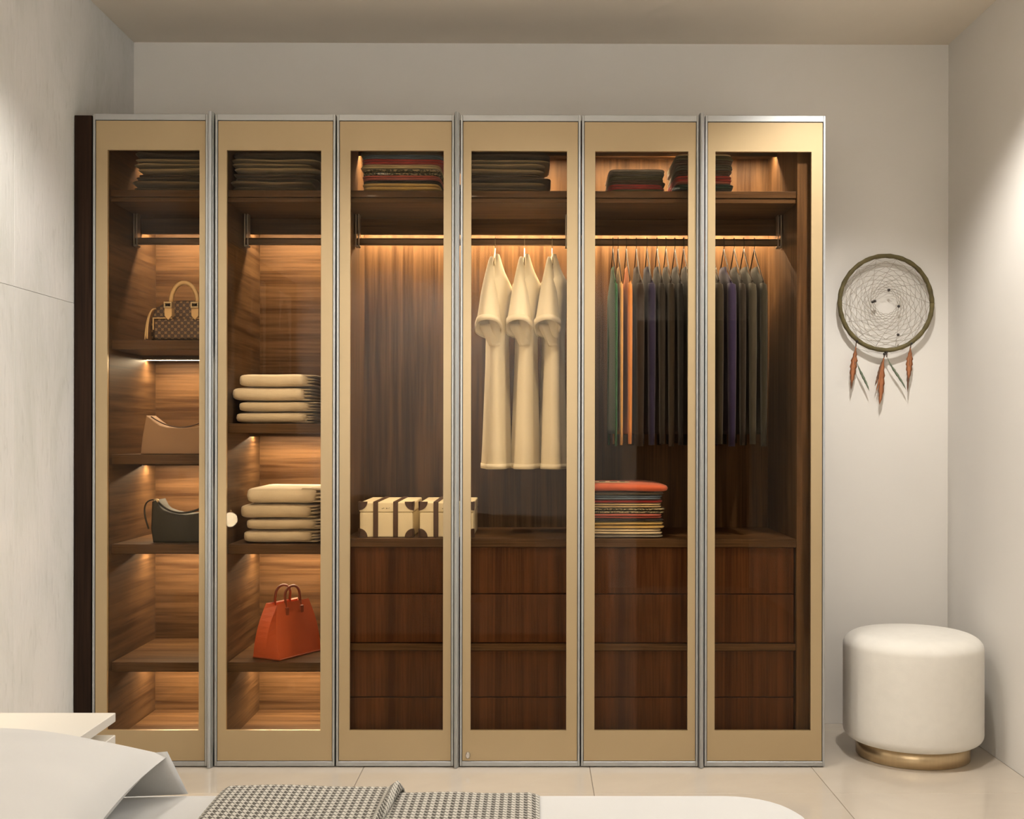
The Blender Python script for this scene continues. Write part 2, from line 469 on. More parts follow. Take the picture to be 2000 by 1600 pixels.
# right wall with an unseen window, added to let in fill light
WY0, WY1, WZ0, WZ1 = -2.5, -1.15, 0.85, 2.25
tag(boxes('wall_right', [(XR, XR + T, YF - T, WY0, 0, H), (XR, XR + T, WY1, YB + T, 0, H),
                         (XR, XR + T, WY0, WY1, 0, WZ0), (XR, XR + T, WY0, WY1, WZ1, H)], M['wall'], bevel=0), kind='structure')
win = tag(boxes('fill_window_1', [(XR + 0.02, XR + 0.08, WY0, WY0 + 0.05, WZ0, WZ1), (XR + 0.02, XR + 0.08, WY1 - 0.05, WY1, WZ0, WZ1),
                             (XR + 0.02, XR + 0.08, WY0, WY1, WZ0, WZ0 + 0.05), (XR + 0.02, XR + 0.08, WY0, WY1, WZ1 - 0.05, WZ1),
                             (XR + 0.02, XR + 0.08, (WY0 + WY1) / 2 - 0.025, (WY0 + WY1) / 2 + 0.025, WZ0, WZ1)], M['white']), kind='structure')
for a, b_ in ((WY0 + 0.05, (WY0 + WY1) / 2 - 0.025), ((WY0 + WY1) / 2 + 0.025, WY1 - 0.05)):
    box('pane', XR + 0.045, XR + 0.051, a, b_, WZ0 + 0.05, WZ1 - 0.05, M['window_glass'], win, bevel=0)

# rear wall with a dark door (mirrored in the two right-hand wardrobe doors)
DX0, DX1, DZ = 0.78, 1.62, 2.0
tag(boxes('wall_front', [(XL - T, DX0, YF - T, YF, 0, H), (DX1, XR + T, YF - T, YF, 0, H), (DX0, DX1, YF - T, YF, DZ, H)], M['wall'], bevel=0), kind='structure')
dr = tag(boxes('door_1', [(DX0, DX0 + 0.05, YF - 0.06, YF + 0.012, 0, DZ), (DX1 - 0.05, DX1, YF - 0.06, YF + 0.012, 0, DZ), (DX0, DX1, YF - 0.06, YF + 0.012, DZ - 0.05, DZ)], M['door_dark']), kind='structure')
box('door_leaf', DX0 + 0.05, DX1 - 0.05, YF - 0.06, YF - 0.02, 0.005, DZ - 0.05, M['door_dark'], dr)

# left wall: limewashed panels
wl = tag(box('wall_left', XL - T, XL - 0.008, YF - T, YB + T, 0, H, M['grout'], bevel=0), kind='structure')
ys = [YF - 0.05, -4.056, -2.856, -1.656, -0.456, YB]
zs = [0.0, 1.605, H]
for i in range(len(ys) - 1):
    for k in range(2):
        box('wall_panel', XL - 0.010, XL, ys[i] + 0.0006, ys[i + 1] - 0.0006, zs[k] + 0.0006, zs[k + 1] - 0.0006, M['plaster'], wl, bevel=0.0006, seg=1)

# floor: glossy cream porcelain, tile by tile
fl = tag(box('floor', XL - T, XR + T, YF - T, YB + T, -0.10, -0.0022, M['grout'], bevel=0), kind='structure')
tx = [-1.588, -1.362, -0.582, 0.200, 0.970, XR]
ty = [YF, -4.19, -3.41, -2.63, -1.85, -1.07, -0.29, 0.49, YB]
for i in range(len(tx) - 1):
    for j in range(len(ty) - 1):
        box('tile', tx[i] + 0.0010, tx[i + 1] - 0.0010, ty[j] + 0.0010, ty[j + 1] - 0.0010, -0.012, 0.0, M['tile'], fl, bevel=0.0008, seg=1)

# ------------------------------------------------------------------ wardrobe: four units
def unit(x, label):
    return empty('wardrobe_unit', (x, 0.28, 0.0), label, 'wardrobe', 'units of the glass-fronted wardrobe')

U = [unit(-1.30, 'leftmost wardrobe unit with narrow lit shelves behind one bronze glass door'),
     unit(-0.88, 'second wardrobe unit from the left, lit shelves holding towels and orange bag'),
     unit(-0.26, 'wide wardrobe unit with rail and drawers behind third and fourth doors'),
     unit(0.55, 'rightmost wide wardrobe unit with rail of dark jackets above drawers')]

YI0, YI1 = 0.035, 0.53          # interior, front to back
ZT = 2.235                      # underside of the top board
LOFT = 2.007                    # top of the upper shelf
PANELS = [(-1.525, -1.477, -1.100, -1.0855), (-1.0845, -1.069, -0.690, -0.6755), (-0.6745, -0.659, 0.140, 0.1545), (0.1555, 0.170, 0.925, 1.012)]

def led(u, x0, x1, z, y0=0.412, m='led'):
    o = box('led_strip', x0 + 0.003, x1 - 0.003, y0, y0 + 0.016, z - 0.006, z - 0.0005, M['alu'], u, bevel=0)
    o.data.materials.append(M[m])
    for p in o.data.polygons:
        if p.normal.z < -0.9: p.material_index = 1      # only the underside glows

for k, (a0, a1, b0, b1) in enumerate(PANELS):
    u = U[k]; vert = k >= 2
    wd = M['wood_v'] if vert else M['wood_h']
    side = M['wood_v'] if vert else M['wood_d']
    box('side_panel', a0, a1, YI0, YI1 + 0.02, 0.02, 2.252, side, u)
    box('side_panel', b0, b1, YI0, YI1 + 0.02, 0.02, 2.252, side, u)
    box('back_panel', a1, b0, YI1, YI1 + 0.02, 0.02, 2.252, wd, u, bevel=0)
    box('top_board', a1, b0, YI0, YI1, ZT, 2.252, M['wood_h'], u)
    box('plinth', a1, b0, YI0 + 0.01, YI0 + 0.03, 0.001, 0.05, M['wood_h'], u)
    box('bottom_board', a1, b0, YI0, YI1, 0.05, 0.071, M['wood_h'], u)
    box('upper_shelf', a1, b0, YI0 + 0.008, YI1, 1.983, LOFT, M['wood_h'], u)
    box('middle_board', a1, b0, YI0 + 0.012, YI1, 1.966, 1.9815, M['wood_h'], u)
    box('led_valance', a1, b0, 0.360, 0.372, 1.907, 1.966, M['wood_h'], u)
    box('led_valance', a1, b0, 0.360, 0.372, 2.205, ZT, M['wood_h'], u)
    led(u, a1, b0, ZT, 0.385, 'led_top')
    led(u, a1, b0, 1.966, 0.465 if vert else 0.40, 'led_top')
    # hanging rail on two brackets
    box('hanging_rail', a1 + 0.004, b0 - 0.004, 0.270, 0.290, 1.853, 1.879, M['bronze'], u, bevel=0.006)
    for xx in (a1 + 0.004, b0 - 0.019):
        boxes('rail_bracket', [(xx, xx + 0.004, 0.262, 0.298, 1.845, 1.966), (xx + 0.011, xx + 0.015, 0.262, 0.298, 1.845, 1.966), (xx, xx + 0.015, 0.262, 0.298, 1.845, 1.850)], M['steel'], u, bevel=0.0005)

for k, tops in ((0, (1.4825, 1.08, 0.765, 0.351)), (1, (1.19, 0.765, 0.351))):
    a1, b0 = PANELS[k][1], PANELS[k][2]
    for zt in tops:
        box('shelf', a1, b0, 0.058, YI1, zt - 0.034, zt, M['wood_h'], U[k], bevel=0.002)
        low = k == 0 and zt > 1.3
        box('led_cutoff_lip', a1, b0, 0.372, 0.380, zt - 0.034 - 0.013, zt - 0.034, M['wood_h'], U[k], bevel=0)  # added lip, keeps the strip's light off the front of the side panels
        led(U[k], a1, b0, zt - 0.034 - (0.0085 if low else 0.0))

for k in (2, 3):
    a1, b0 = PANELS[k][1], PANELS[k][2]
    box('counter_board', a1, b0, 0.040, YI1, 0.758, 0.788, M['wood_h'], U[k], bevel=0.002)
    for z0, z1 in ((0.595, 0.757), (0.4225, 0.592), (0.2325, 0.394), (0.073, 0.2295)):
        d = box('drawer_front', a1 + 0.003, b0 - 0.006, 0.050, 0.070, z0, z1, M['drawer'], U[k], bevel=0.0015)
    box('drawer_rail', a1, b0, 0.042, 0.30, 0.396, 0.420, M['wood_h'], U[k], bevel=0.0015)
    box('drawer_carcass', a1 + 0.002, b0 - 0.002, 0.072, 0.28, 0.073, 0.755, M['wenge'], U[k], bevel=0)

box('filler_panel', -1.586, -1.526, 0.0, 0.55, 0.002, 2.2555, M['wenge'], U[0])

# doors: (unit, trim x0, trim x1, glass x0, glass x1, handle x0, handle x1)
DOORS = [(0, -1.5206, -1.1240, -1.4712, -1.1535, -1.1232, -1.1018),
         (1, -1.0983, -0.6831, -1.0594, -0.7329, None, None),
         (2, -0.6778, -0.2722, -0.6317, -0.3087, -0.2715, -0.2520),
         (2, -0.2502, 0.1658, -0.2130, 0.1189, None, None),
         (3, 0.1703, 0.5752, 0.2165, 0.5394, 0.5766, 0.5960),
         (3, 0.5980, 1.0150, 0.6335, 0.9671, None, None)]
ZD0, ZD1, ZG0, ZG1, ZP0, ZP1 = 0.004, 2.260, 0.022, 2.237, 0.127, 2.136
for n, (k, x0, x1, g0, g1, h0, h1) in enumerate(DOORS):
    e = 0.0075
    d = boxes('door', [(x0, x0 + e, -0.004, 0.026, ZD0, ZD1), (x1 - e, x1, -0.004, 0.026, ZD0, ZD1),
                       (x0 + e, x1 - e, -0.004, 0.026, ZD0, ZG0 - 0.002), (x0 + e, x1 - e, -0.004, 0.026, ZG1 + 0.002, ZD1)], M['alu'], U[k], bevel=0.001)
    d['label'] = 'slim aluminium door edging'
    xa, xb = x0 + e + 0.002, x1 - e - 0.002
    boxes('gold_frame', [(xa, g0, 0.0, 0.014, ZG0, ZG1), (g1, xb, 0.0, 0.014, ZG0, ZG1),
                         (g0, g1, 0.0, 0.014, ZG0, ZP0), (g0, g1, 0.0, 0.014, ZP1, ZG1)], M['gold'], d, bevel=0)
    box('glass_pane', g0 - 0.0, g1 + 0.0, 0.003, 0.008, ZP0, ZP1, M['glass'], d, bevel=0)
    boxes('gasket', [(xa - 0.0018, xa - 0.0002, 0.006, 0.02, ZG0, ZG1), (xb + 0.0002, xb + 0.0018, 0.006, 0.02, ZG0, ZG1),
                     (xa, xb, 0.006, 0.02, ZG0 - 0.0018, ZG0 - 0.0002), (xa, xb, 0.006, 0.02, ZG1 + 0.0002, ZG1 + 0.0018)], M['alu_dark'], d, bevel=0)
    if h0 is not None:
        w = h1 - h0
        prof = [(h0 + 0.001, 0.02), (h0 + 0.001, -0.006), (h0 + 0.004, -0.020), (h0 + w * 0.45, -0.022), (h0 + w * 0.72, -0.018), (h0 + w * 0.80, -0.006), (h1 - 0.002, -0.006), (h1 - 0.002, 0.02)]
        v, f = loft([[(x, y, 0.002) for x, y in prof], [(x, y, 2.266) for x, y in prof]])
        obj('pull_profile', v, f, M['alu'], d)
    if n == 3:
        lk = [[(-0.2215 + 0.008 * math.cos(t) * s, yy, 0.043 + 0.011 * math.sin(t) * s) for t in [2 * math.pi * q / 16 for q in range(16)]] for yy, s in ((0.0, 1), (-0.010, 1), (-0.013, 0.8))]
        v, f = loft(lk); obj('lock_knob', v, f, M['steel'], d, smooth=False)

# ------------------------------------------------------------------ ceiling spots (fixtures with their lamps)
for i, (x, y, w) in enumerate(SPOTS):
    where = ['near the right-hand wall', 'in front of the wardrobe centre', 'near the limewashed wall', 'beside the added window', 'above the pillows', 'above the middle of the bed', 'added for fill, washing the rear wall beside the corner', 'added for fill, washing the middle of the rear wall', 'added for fill, washing the rear wall beside the door'][i]
    t = empty('downlight', (x, y, H), 'recessed round ceiling spot ' + where, 'downlight', 'recessed ceiling spots')
    ring = [[(x + r * math.cos(a), y + r * math.sin(a), z) for a in [2 * math.pi * q / 28 for q in range(28)]] for r, z in ((0.050, H), (0.050, H - 0.004), (0.040, H - 0.006), (0.036, H - 0.001))]
    v, f = loft(ring, False, False); obj('bezel', v, f, M['white'], t, True)
    disc = [(x + 0.036 * math.cos(a), y + 0.036 * math.sin(a), H - 0.0012) for a in [2 * math.pi * q / 28 for q in range(28)]]
    obj('lens', disc, [tuple(range(27, -1, -1))], M['lens'], t)
    ld = bpy.data.lights.new('spot_lamp', 'SPOT'); ld.energy = w * 4.0; ld.color = SPOT_COLOUR
    wash = y < -3.5                       # three added spots, tilted to bounce frontal fill off the rear wall
    ld.spot_size = math.radians(78 if wash else 122); ld.spot_blend = 0.55; ld.shadow_soft_size = 0.05 if wash else 0.035
    lo = bpy.data.objects.new('spot_lamp', ld)
    if wash: lo.rotation_euler = (math.radians(-40), 0, 0)
    attach(lo, t, (x, y, H - 0.045))

# ------------------------------------------------------------------ pouf
def revolve(name, prof, c, mat, parent=None, n=64):
    rings = [[(c[0] + r * math.cos(2 * math.pi * k / n), c[1] + r * math.sin(2 * math.pi * k / n), z) for k in range(n)] for r, z in prof]
    v, f = loft(rings); return obj(name, v, f, mat, parent, True)
pc = (1.372, 0.155)
pf = empty('pouf', (pc[0], pc[1], 0), 'round cream upholstered pouf on a gold base beside the wardrobe', 'pouf')
prof = []
R, z0, z1 = 0.243, 0.058, 0.452
for i in range(7): 
    a = math.pi / 2 * i / 6; prof.append((R - 0.045 + 0.045 * math.sin(a), z0 + 0.035 - 0.035 * math.cos(a)))
for i in range(1, 6): prof.append((R, z0 + 0.035 + (z1 - 0.075 - z0 - 0.035) * i / 6))
for i in range(10):
    a = math.pi / 2 * i / 9; prof.append((R - 0.075 + 0.075 * math.cos(a), z1 - 0.058 + 0.050 * math.sin(a)))
prof += [(R * 0.5, z1 - 0.003), (R * 0.25, z1), (0.01, z1)]
prof = [(0.19, z0 - 0.001)] + prof
revolve('cushion_body', prof, pc, M['pouf'], pf)
revolve('gold_base', [(0.193, 0.0), (0.197, 0.002), (0.197, 0.056), (0.19, 0.058)], pc, M['brass'], pf)

# ------------------------------------------------------------------ dream catcher
dc = Vector((1.398, 0.560, 1.675)); RR = 0.183
dm = empty('dream_catcher', (dc.x, 0.575, dc.z - RR), 'round feathered dream catcher with olive hoop hanging on the wall', 'dream catcher')
tube('hoop', [(dc.x + RR * math.cos(a), dc.y + 0.002 * math.sin(5 * a), dc.z + RR * 1.02 * math.sin(a)) for a in [2 * math.pi * q / 72 for q in range(73)]],
     [0.0088 + 0.0009 * math.sin(q * 2.3) for q in range(73)], M['rattan'], dm, 10)
paths = []
nk = 14
lay = [Vector((dc.x + (RR - 0.006) * math.cos(2 * math.pi * q / nk), dc.y, dc.z + (RR - 0.006) * math.sin(2 * math.pi * q / nk))) for q in range(nk)]
for r in range(17):
    nxt = []
    for q in range(nk):
        a, b_ = lay[q], lay[(q + 1) % nk]
        mid = (a + b_) / 2
        inw = (dc - mid); inw.y = 0
        m_ = mid + inw * (0.085 if r < 3 else 0.12)
        paths.append(bez(a, m_ * 1.0, b_, 4)); nxt.append((a + b_) * 0.25 + m_ * 0.5)
    lay = nxt
for q in range(nk):
    a = 2 * math.pi * q / nk
    paths.append([dc + Vector((math.cos(a) * RR * 0.95, 0, math.sin(a) * RR * 0.95)), dc + Vector((math.cos(a + 1.25) * RR * 0.34, 0, math.sin(a + 1.25) * RR * 0.34))])
for s in (0.86, 0.78): 
    paths.append([dc + Vector((RR * s * math.cos(2 * math.pi * q / 40), 0, RR * s * math.sin(2 * math.pi * q / 40))) for q in range(41)])
tubes('web', paths, 0.0007, M['cord'], dm, 4)
for px, pz in ((0.011, 0.051), (-0.053, 0.004), (-0.044, 0.007), (0.050, -0.013), (0.048, -0.126)):
    v, f = slab_geo(dc.x + px, dc.y - 0.002, dc.z + pz, 0.0055, 0.005, 0.0055, 0.8, 0.8, 12, 8); obj('bead', v, f, M['bead'], dm, True)

def feather(base, tip, width, mat, bend=0.0, side=1):
    b0, t0 = Vector(base), Vector(tip); ax = t0 - b0; Ln = ax.length; ax.normalize()
    sd = Vector((ax.z, 0, -ax.x))
    pts = []; rings = []
    n = 18
    for i in range(n + 1):
        t = i / n
        c = b0 + ax * Ln * t + sd * bend * math.sin(t * math.pi * 0.5) ** 2 * side
        w = width * (math.sin(math.pi * min(1, t * 0.97 + 0.03)) ** 0.6) * (0.86 + 0.14 * math.sin(i * 2.1)) * (0.35 + 0.65 * min(1, t * 2.5))
        yo = 0.003 * math.sin(t * 3)
        rings.append([c + sd * w + Vector((0, yo + 0.0015, 0)), c + Vector((0, yo - 0.0012, 0)), c - sd * w + Vector((0, yo + 0.0015, 0)), c + Vector((0, yo + 0.0022, 0))])
    v, f = loft(rings); obj('feather', v, f, mat, dm, True)

def fx(u, v):   # feather layout, offsets from the hoop centre in metres
    return (dc.x + u, dc.y, dc.z + v)
for c3 in ((fx(-0.115, -0.150), fx(-0.118, -0.16), fx(-0.118, -0.172)), (fx(0.0, -0.185), fx(-0.008, -0.20), fx(-0.006, -0.215)),
           (fx(0.0, -0.185), fx(0.006, -0.195), fx(0.004, -0.215)), (fx(0.100, -0.158), fx(0.10, -0.165), fx(0.098, -0.178))):
    tube('feather_cord', bez(*c3, 4), 0.0022, M['strap'], dm, 5)
for u, v_ in ((-0.115, -0.152), (0.001, -0.194), (-0.006, -0.202), (0.1, -0.160)):
    v, f = slab_geo(dc.x + u, dc.y - 0.003, dc.z + v_, 0.006, 0.005, 0.006, 0.8, 0.8, 12, 8); obj('bead', v, f, M['bead'], dm, True)
feather(fx(-0.118, -0.170), fx(-0.128, -0.320), 0.0149, M['fe_o'], 0.006)
feather(fx(-0.117, -0.175), fx(-0.133, -0.345), 0.0081, M['fe_d'], 0.004)
feather(fx(-0.114, -0.235), fx(-0.076, -0.352), 0.0057, M['fe_g'], 0.012, -1)
feather(fx(-0.006, -0.212), fx(-0.038, -0.400), 0.0135, M['fe_o'], 0.014, -1)
feather(fx(-0.006, -0.212), fx(-0.052, -0.325), 0.0057, M['fe_d'], 0.010, -1)
feather(fx(-0.004, -0.212), fx(-0.048, -0.345), 0.0057, M['fe_o'], 0.012, -1)
feather(fx(0.006, -0.215), fx(0.062, -0.350), 0.0057, M['fe_g'], 0.020, -1)
feather(fx(0.098, -0.172), fx(0.096, -0.300), 0.0149, M['fe_o'], 0.004)
feather(fx(0.098, -0.185), fx(0.090, -0.352), 0.0065, M['fe_d'], 0.003)

# ------------------------------------------------------------------ folded things
def folded(name, x0, x1, y0, y1, z0, z1, mat, label, cat, group, plies=2, wob=0.004, seed=0.0, ends=0.010, e1=0.5, floor=None):
    """One folded cloth: its plies bulge at the folds and lie a little uneven."""
    rnd = random.Random(int(seed * 977) + 5)
    h = (z1 - z0) / plies; geos = []
    for p in range(plies):
        dx0 = rnd.uniform(-ends, ends) * (0.4 if p else 0.2); dx1 = rnd.uniform(-ends, ends)
        dy = rnd.uniform(0, 0.006)
        a = (x1 - x0 + dx1 - dx0) / 2
        geos.append(slab_geo((x0 + x1 + dx0 + dx1) / 2, (y0 + y1) / 2 + dy, z0 + h * (p + 0.5), a, (y1 - y0) / 2 - dy, h * 0.52, e1, 0.22, 44, 10, wob * 0.6, seed + p * 0.31, 0.0))
    v, f = merge(geos)
    if floor is not None: v = [(a_, b_, max(c_, floor)) for a_, b_, c_ in v]
    return tag(obj(name, v, f, mat, smooth=True), label, cat, group)

# towels behind the second door
for base, spec, wh in ((1.1905, [(-1.053, -0.775, 0.040), (-1.042, -0.768, 0.038), (-1.066, -0.785, 0.050), (-1.042, -0.775, 0.048)], 'on the higher towel shelf'),
                       (0.7655, [(-1.026, -0.757, 0.046), (-1.016, -0.745, 0.040), (-1.037, -0.762, 0.052), (-1.014, -0.742, 0.060)], 'on the lower towel shelf')):
    z = base
    for i, (x0, x1, h) in enumerate(spec):
        pos = ['bottom', 'third from top', 'second from top', 'topmost'][i]
        hi = base > 1
        lab = {'bottom': 'folded beige towel at the bottom of its stack ', 'third from top': 'folded beige towel just above the bottom one ', 'second from top': 'folded beige towel just below the topmost ', 'topmost': 'folded beige towel lying topmost '}[pos] + wh
        t = empty('folded_towel', ((x0 + x1) / 2, 0.26, z), lab, 'towel', 'folded beige towels')
        m = M['towel2'] if (hi and i >= 2) or (not hi and i == 3) else M['towel']
        # folded body: a wrap that is round at the left fold
        v, f = slab_geo((x0 + x1) / 2 - 0.012, 0.255, z + h / 2, (x1 - x0) / 2 - 0.010, 0.165, h / 2, 0.42, 0.16, 48, 14, 0.0025, i * 1.7 + base, 0.0)
        obj('fold', v, f, m, t, True)
        gs = []
        for q in range(4):
            zz = z + h * (0.14 + 0.24 * q)
            gs.append(slab_geo(x1 - 0.045 + 0.004 * (q % 2), 0.258, zz, 0.045, 0.160, h * 0.10, 0.6, 0.2, 24, 6, 0.003, q + i))
        v, f = merge(gs); obj('open_edge', v, f, M['towel'], t, True)
        z += h + 0.0005

# brown cloth stacks on the upper shelf
BR = [cloth('umber_cloth', (0.075, 0.045, 0.024)), cloth('khaki_cloth', (0.27, 0.205, 0.12)), cloth('taupe_cloth', (0.145, 0.10, 0.058)), cloth('dark_umber_cloth', (0.045, 0.028, 0.018))]
for x0, x1, wh in ((-1.413, -1.125, 'behind the first door'), (-1.066, -0.760, 'behind the second door'), (-0.262, 0.055, 'behind the fourth door')):
    z = LOFT + 0.0005
    for i, (h, m) in enumerate(((0.020, 2), (0.026, 2), (0.024, 0), (0.022, 1), (0.030, 1), (0.030, 3))):
        nm = ['lowest', 'second lowest', 'third lowest', 'third from top', 'second from top', 'topmost'][i]
        rr = random.Random(i + 3)
        folded('folded_cloth', x0 + rr.uniform(-0.008, 0.010), x1 + rr.uniform(-0.012, 0.006), 0.075, 0.36, z, z + h, BR[m],
               'crumpled brown folded cloth, %s in the upper-shelf stack %s' % (nm, wh), 'folded cloth', 'brown cloths on the upper shelf', 1 if i % 2 else 2, 0.009, i * 0.77 + x0, 0.022, 0.85, LOFT + 0.0005)
        z += h

# coloured stacks
CL = {'coral': cloth('coral_cotton', (0.62, 0.13, 0.06)), 'grey': cloth('olive_grey_cotton', (0.10, 0.085, 0.06)), 'blue': cloth('slate_blue_cotton', (0.12, 0.17, 0.25)),
      'red': cloth('red_cotton', (0.42, 0.035, 0.035)), 'cream': cloth('cream_cotton', (0.66, 0.52, 0.30)), 'pattern': speckle('speckled_cotton', (0.05, 0.055, 0.035), (0.42, 0.35, 0.22)),
      'pink': cloth('rose_red_cotton', (0.52, 0.12, 0.09)), 'dark': cloth('black_cotton', (0.02, 0.014, 0.014)), 'yellow': cloth('pale_yellow_cotton', (0.66, 0.46, 0.16)),
      'ivory': cloth('ivory_cotton', (0.68, 0.56, 0.38)), 'silver': cloth('silver_grey_cotton', (0.36, 0.32, 0.28)), 'olive': cloth('olive_cotton', (0.10, 0.085, 0.035)),
      'brown': cloth('brown_cotton', (0.085, 0.04, 0.022)), 'green': cloth('bottle_green_cotton', (0.03, 0.06, 0.045))}

def colour_stack(x0, x1, y0, y1, z, layers, where, group, jit=0.008, sd=1):
    rnd = random.Random(sd)
    out = []; zb0 = z
    for i, (c, h, word) in enumerate(layers):
        o = folded('folded_garment', x0 + rnd.uniform(-jit, jit), x1 + rnd.uniform(-jit, jit), y0 + rnd.uniform(0, 0.006), y1, z, z + h, CL[c],
                   '%s %s' % (word, where), 'folded garment', group, 1 if h < 0.014 else 2, 0.0022, i * 0.53 + sd, 0.005, 0.55, zb0)
        out.append(o); z += h
    return z, out

MAIN = [('silver', 0.012, 'silver-grey folded garment lying lowest in the'), ('ivory', 0.020, 'ivory folded garment second from the bottom of the'), ('yellow', 0.026, 'pale yellow folded garment in the'),
        ('dark', 0.010, 'thin black folded garment in the'), ('pink', 0.018, 'rose-red folded garment in the'), ('pattern', 0.020, 'speckled olive folded garment in the'), ('cream', 0.016, 'cream folded garment in the'),
        ('red', 0.013, 'bright red folded garment in the'), ('blue', 0.015, 'slate blue folded garment in the'), ('grey', 0.012, 'olive-grey folded garment in the')]
ztop, _ = colour_stack(0.185, 0.466, 0.052, 0.36, 0.7885, MAIN, 'colourful stack on the counter', 'coloured garments on the counter', 0.006, 4)
t = empty('folded_shirt', (0.33, 0.21, ztop), 'coral folded shirt with dark print, topmost on the counter stack', 'folded garment', 'coloured garments on the counter')
v, f = slab_geo(0.332, 0.212, ztop + 0.017, 0.150, 0.162, 0.017, 0.6, 0.22, 48, 12, 0.003, 2.2, 0.004); obj('shirt_body', v, f, CL['coral'], t, True)
zz = ztop + 0.0345
for q, (u, w_) in enumerate(((0.250, 0.012), (0.290, 0.014), (0.322, 0.010))):
    v, f = slab_geo(u, 0.13, zz, w_, 0.020, 0.0012, 0.5, 0.5, 20, 6); obj('print', v, f, CL['dark'], t, True)
v, f = slab_geo(0.285, 0.13, zz - 0.0012, 0.065, 0.045, 0.0012, 0.5, 0.4, 28, 6); obj('print_ground', v, f, CL['ivory'], t, True)

UP3 = [('ivory', 0.012, 'ivory folded garment lying lowest in the'), ('yellow', 0.026, 'pale yellow folded garment in the'), ('dark', 0.010, 'thin black folded garment in the'), ('pink', 0.017, 'rose-red folded garment in the'),
       ('pattern', 0.024, 'speckled olive folded garment in the'), ('cream', 0.016, 'cream folded garment in the'), ('red', 0.018, 'dark red folded garment in the'), ('blue', 0.016, 'slate blue folded garment in the'), ('grey', 0.014, 'olive-grey folded garment topmost in the')]
colour_stack(-0.610, -0.322, 0.085, 0.37, LOFT + 0.0005, UP3, 'colourful upper-shelf stack behind the third door', 'coloured garments on the upper shelf', 0.006, 9)
UP5 = [('dark', 0.014, 'black folded garment lowest in the'), ('olive', 0.008, 'thin olive folded garment second lowest in the'), ('red', 0.018, 'red folded garment in the'), ('brown', 0.016, 'brown folded garment in the'), ('olive', 0.015, 'olive folded garment near the top of the'), ('grey', 0.012, 'olive-grey folded garment below the top of the'), ('silver', 0.012, 'pale grey folded garment topmost in the')]
colour_stack(0.275, 0.472, 0.10, 0.40, LOFT + 0.0005, UP5, 'small dark stack behind the fifth door', 'garments in the small dark stack', 0.004, 13)
UP6 = [('dark', 0.022, 'black folded garment lowest in the'), ('green', 0.020, 'bottle-green folded garment in the'), ('pink', 0.008, 'thin rose-red folded garment in the'), ('red', 0.022, 'red folded garment in the'), ('brown', 0.020, 'brown folded garment below the middle of the'), ('grey', 0.018, 'olive-grey folded garment in the'), ('brown', 0.016, 'brown folded garment near the top of the'), ('olive', 0.016, 'olive folded garment in the'), ('cream', 0.006, 'thin cream folded garment topmost in the')]
colour_stack(0.510, 0.716, 0.10, 0.40, LOFT + 0.0005, UP6, 'tall dark stack between the last two doors', 'garments in the tall dark stack', 0.004, 17)

# ------------------------------------------------------------------ trunk boxes on the counter
def trunk(x0, x1, label):
    y0, y1, z0, z1 = 0.092, 0.42, 0.7885, 0.9115
    t = empty('trunk_box', ((x0 + x1) / 2, (y0 + y1) / 2, z0), label, 'box', 'cream trunk boxes')
    zl = z0 + 0.088
    box('box_base', x0, x1, y0, y1, z0, zl - 0.0008, M['box'], t, 0.003)
    box('box_lid', x0 - 0.0015, x1 + 0.0015, y0 - 0.0015, y1 + 0.0015, zl, z1, M['box'], t, 0.004)
    w = x1 - x0
    for c in (0.30, 0.675):
        xa = x0 + w * c - 0.008
        boxes('strap', [(xa, xa + 0.017, y0 - 0.0045, y0 - 0.001, z0, z1 + 0.002), (xa, xa + 0.017, y0 - 0.0045, y1 + 0.0045, z1, z1 + 0.003), (xa, xa + 0.017, y1 + 0.001, y1 + 0.0045, z0, z1 + 0.002)], M['strap'], t, 0.0008)
    for sx, sz in ((0, 0), (1, 0), (0, 1), (1, 1)):
        cx = x1 + 0.003 if sx else x0 - 0.003; cz = z1 + 0.003 if sz else z0
        d = -1 if sx else 1; e = -1 if sz else 1; r = 0.031
        outl = [(cx, cz)] + [(cx + d * r * math.cos(a), cz + e * r * math.sin(a)) for a in [math.pi / 2 * q / 8 for q in range(9)]]
        prism('corner_cap', outl, y0 - 0.005, y0 + 0.001, M['strap'], t, 0.0012, 2, smooth=False)
        so = [(y, z) for y, z in [(y0 - 0.005, cz)] + [(y0 - 0.005 + r * math.cos(a), cz + e * r * math.sin(a)) for a in [math.pi / 2 * q / 8 for q in range(9)]]]
        v, f = loft([[(cx - d * 0.0015, y, z) for y, z in so], [(cx + d * 0.004, y, z) for y, z in so]]); obj('corner_cap', v, f, M['strap'], t)
    boxes('label_mark', [(x0 + w * 0.42 + q * 0.005, x0 + w * 0.42 + q * 0.005 + 0.003, y0 - 0.0023, y0 - 0.001, zl + 0.012 + 0.0012 * (q % 3), zl + 0.0145 + 0.0012 * (q % 2)) for q in range(6)], M['strap'], t, 0)
trunk(-0.6115, -0.4235, 'cream trunk box with brown straps on the counter, left of the pair')
trunk(-0.3985, -0.2095, 'cream trunk box with brown straps on the counter, right of the pair')

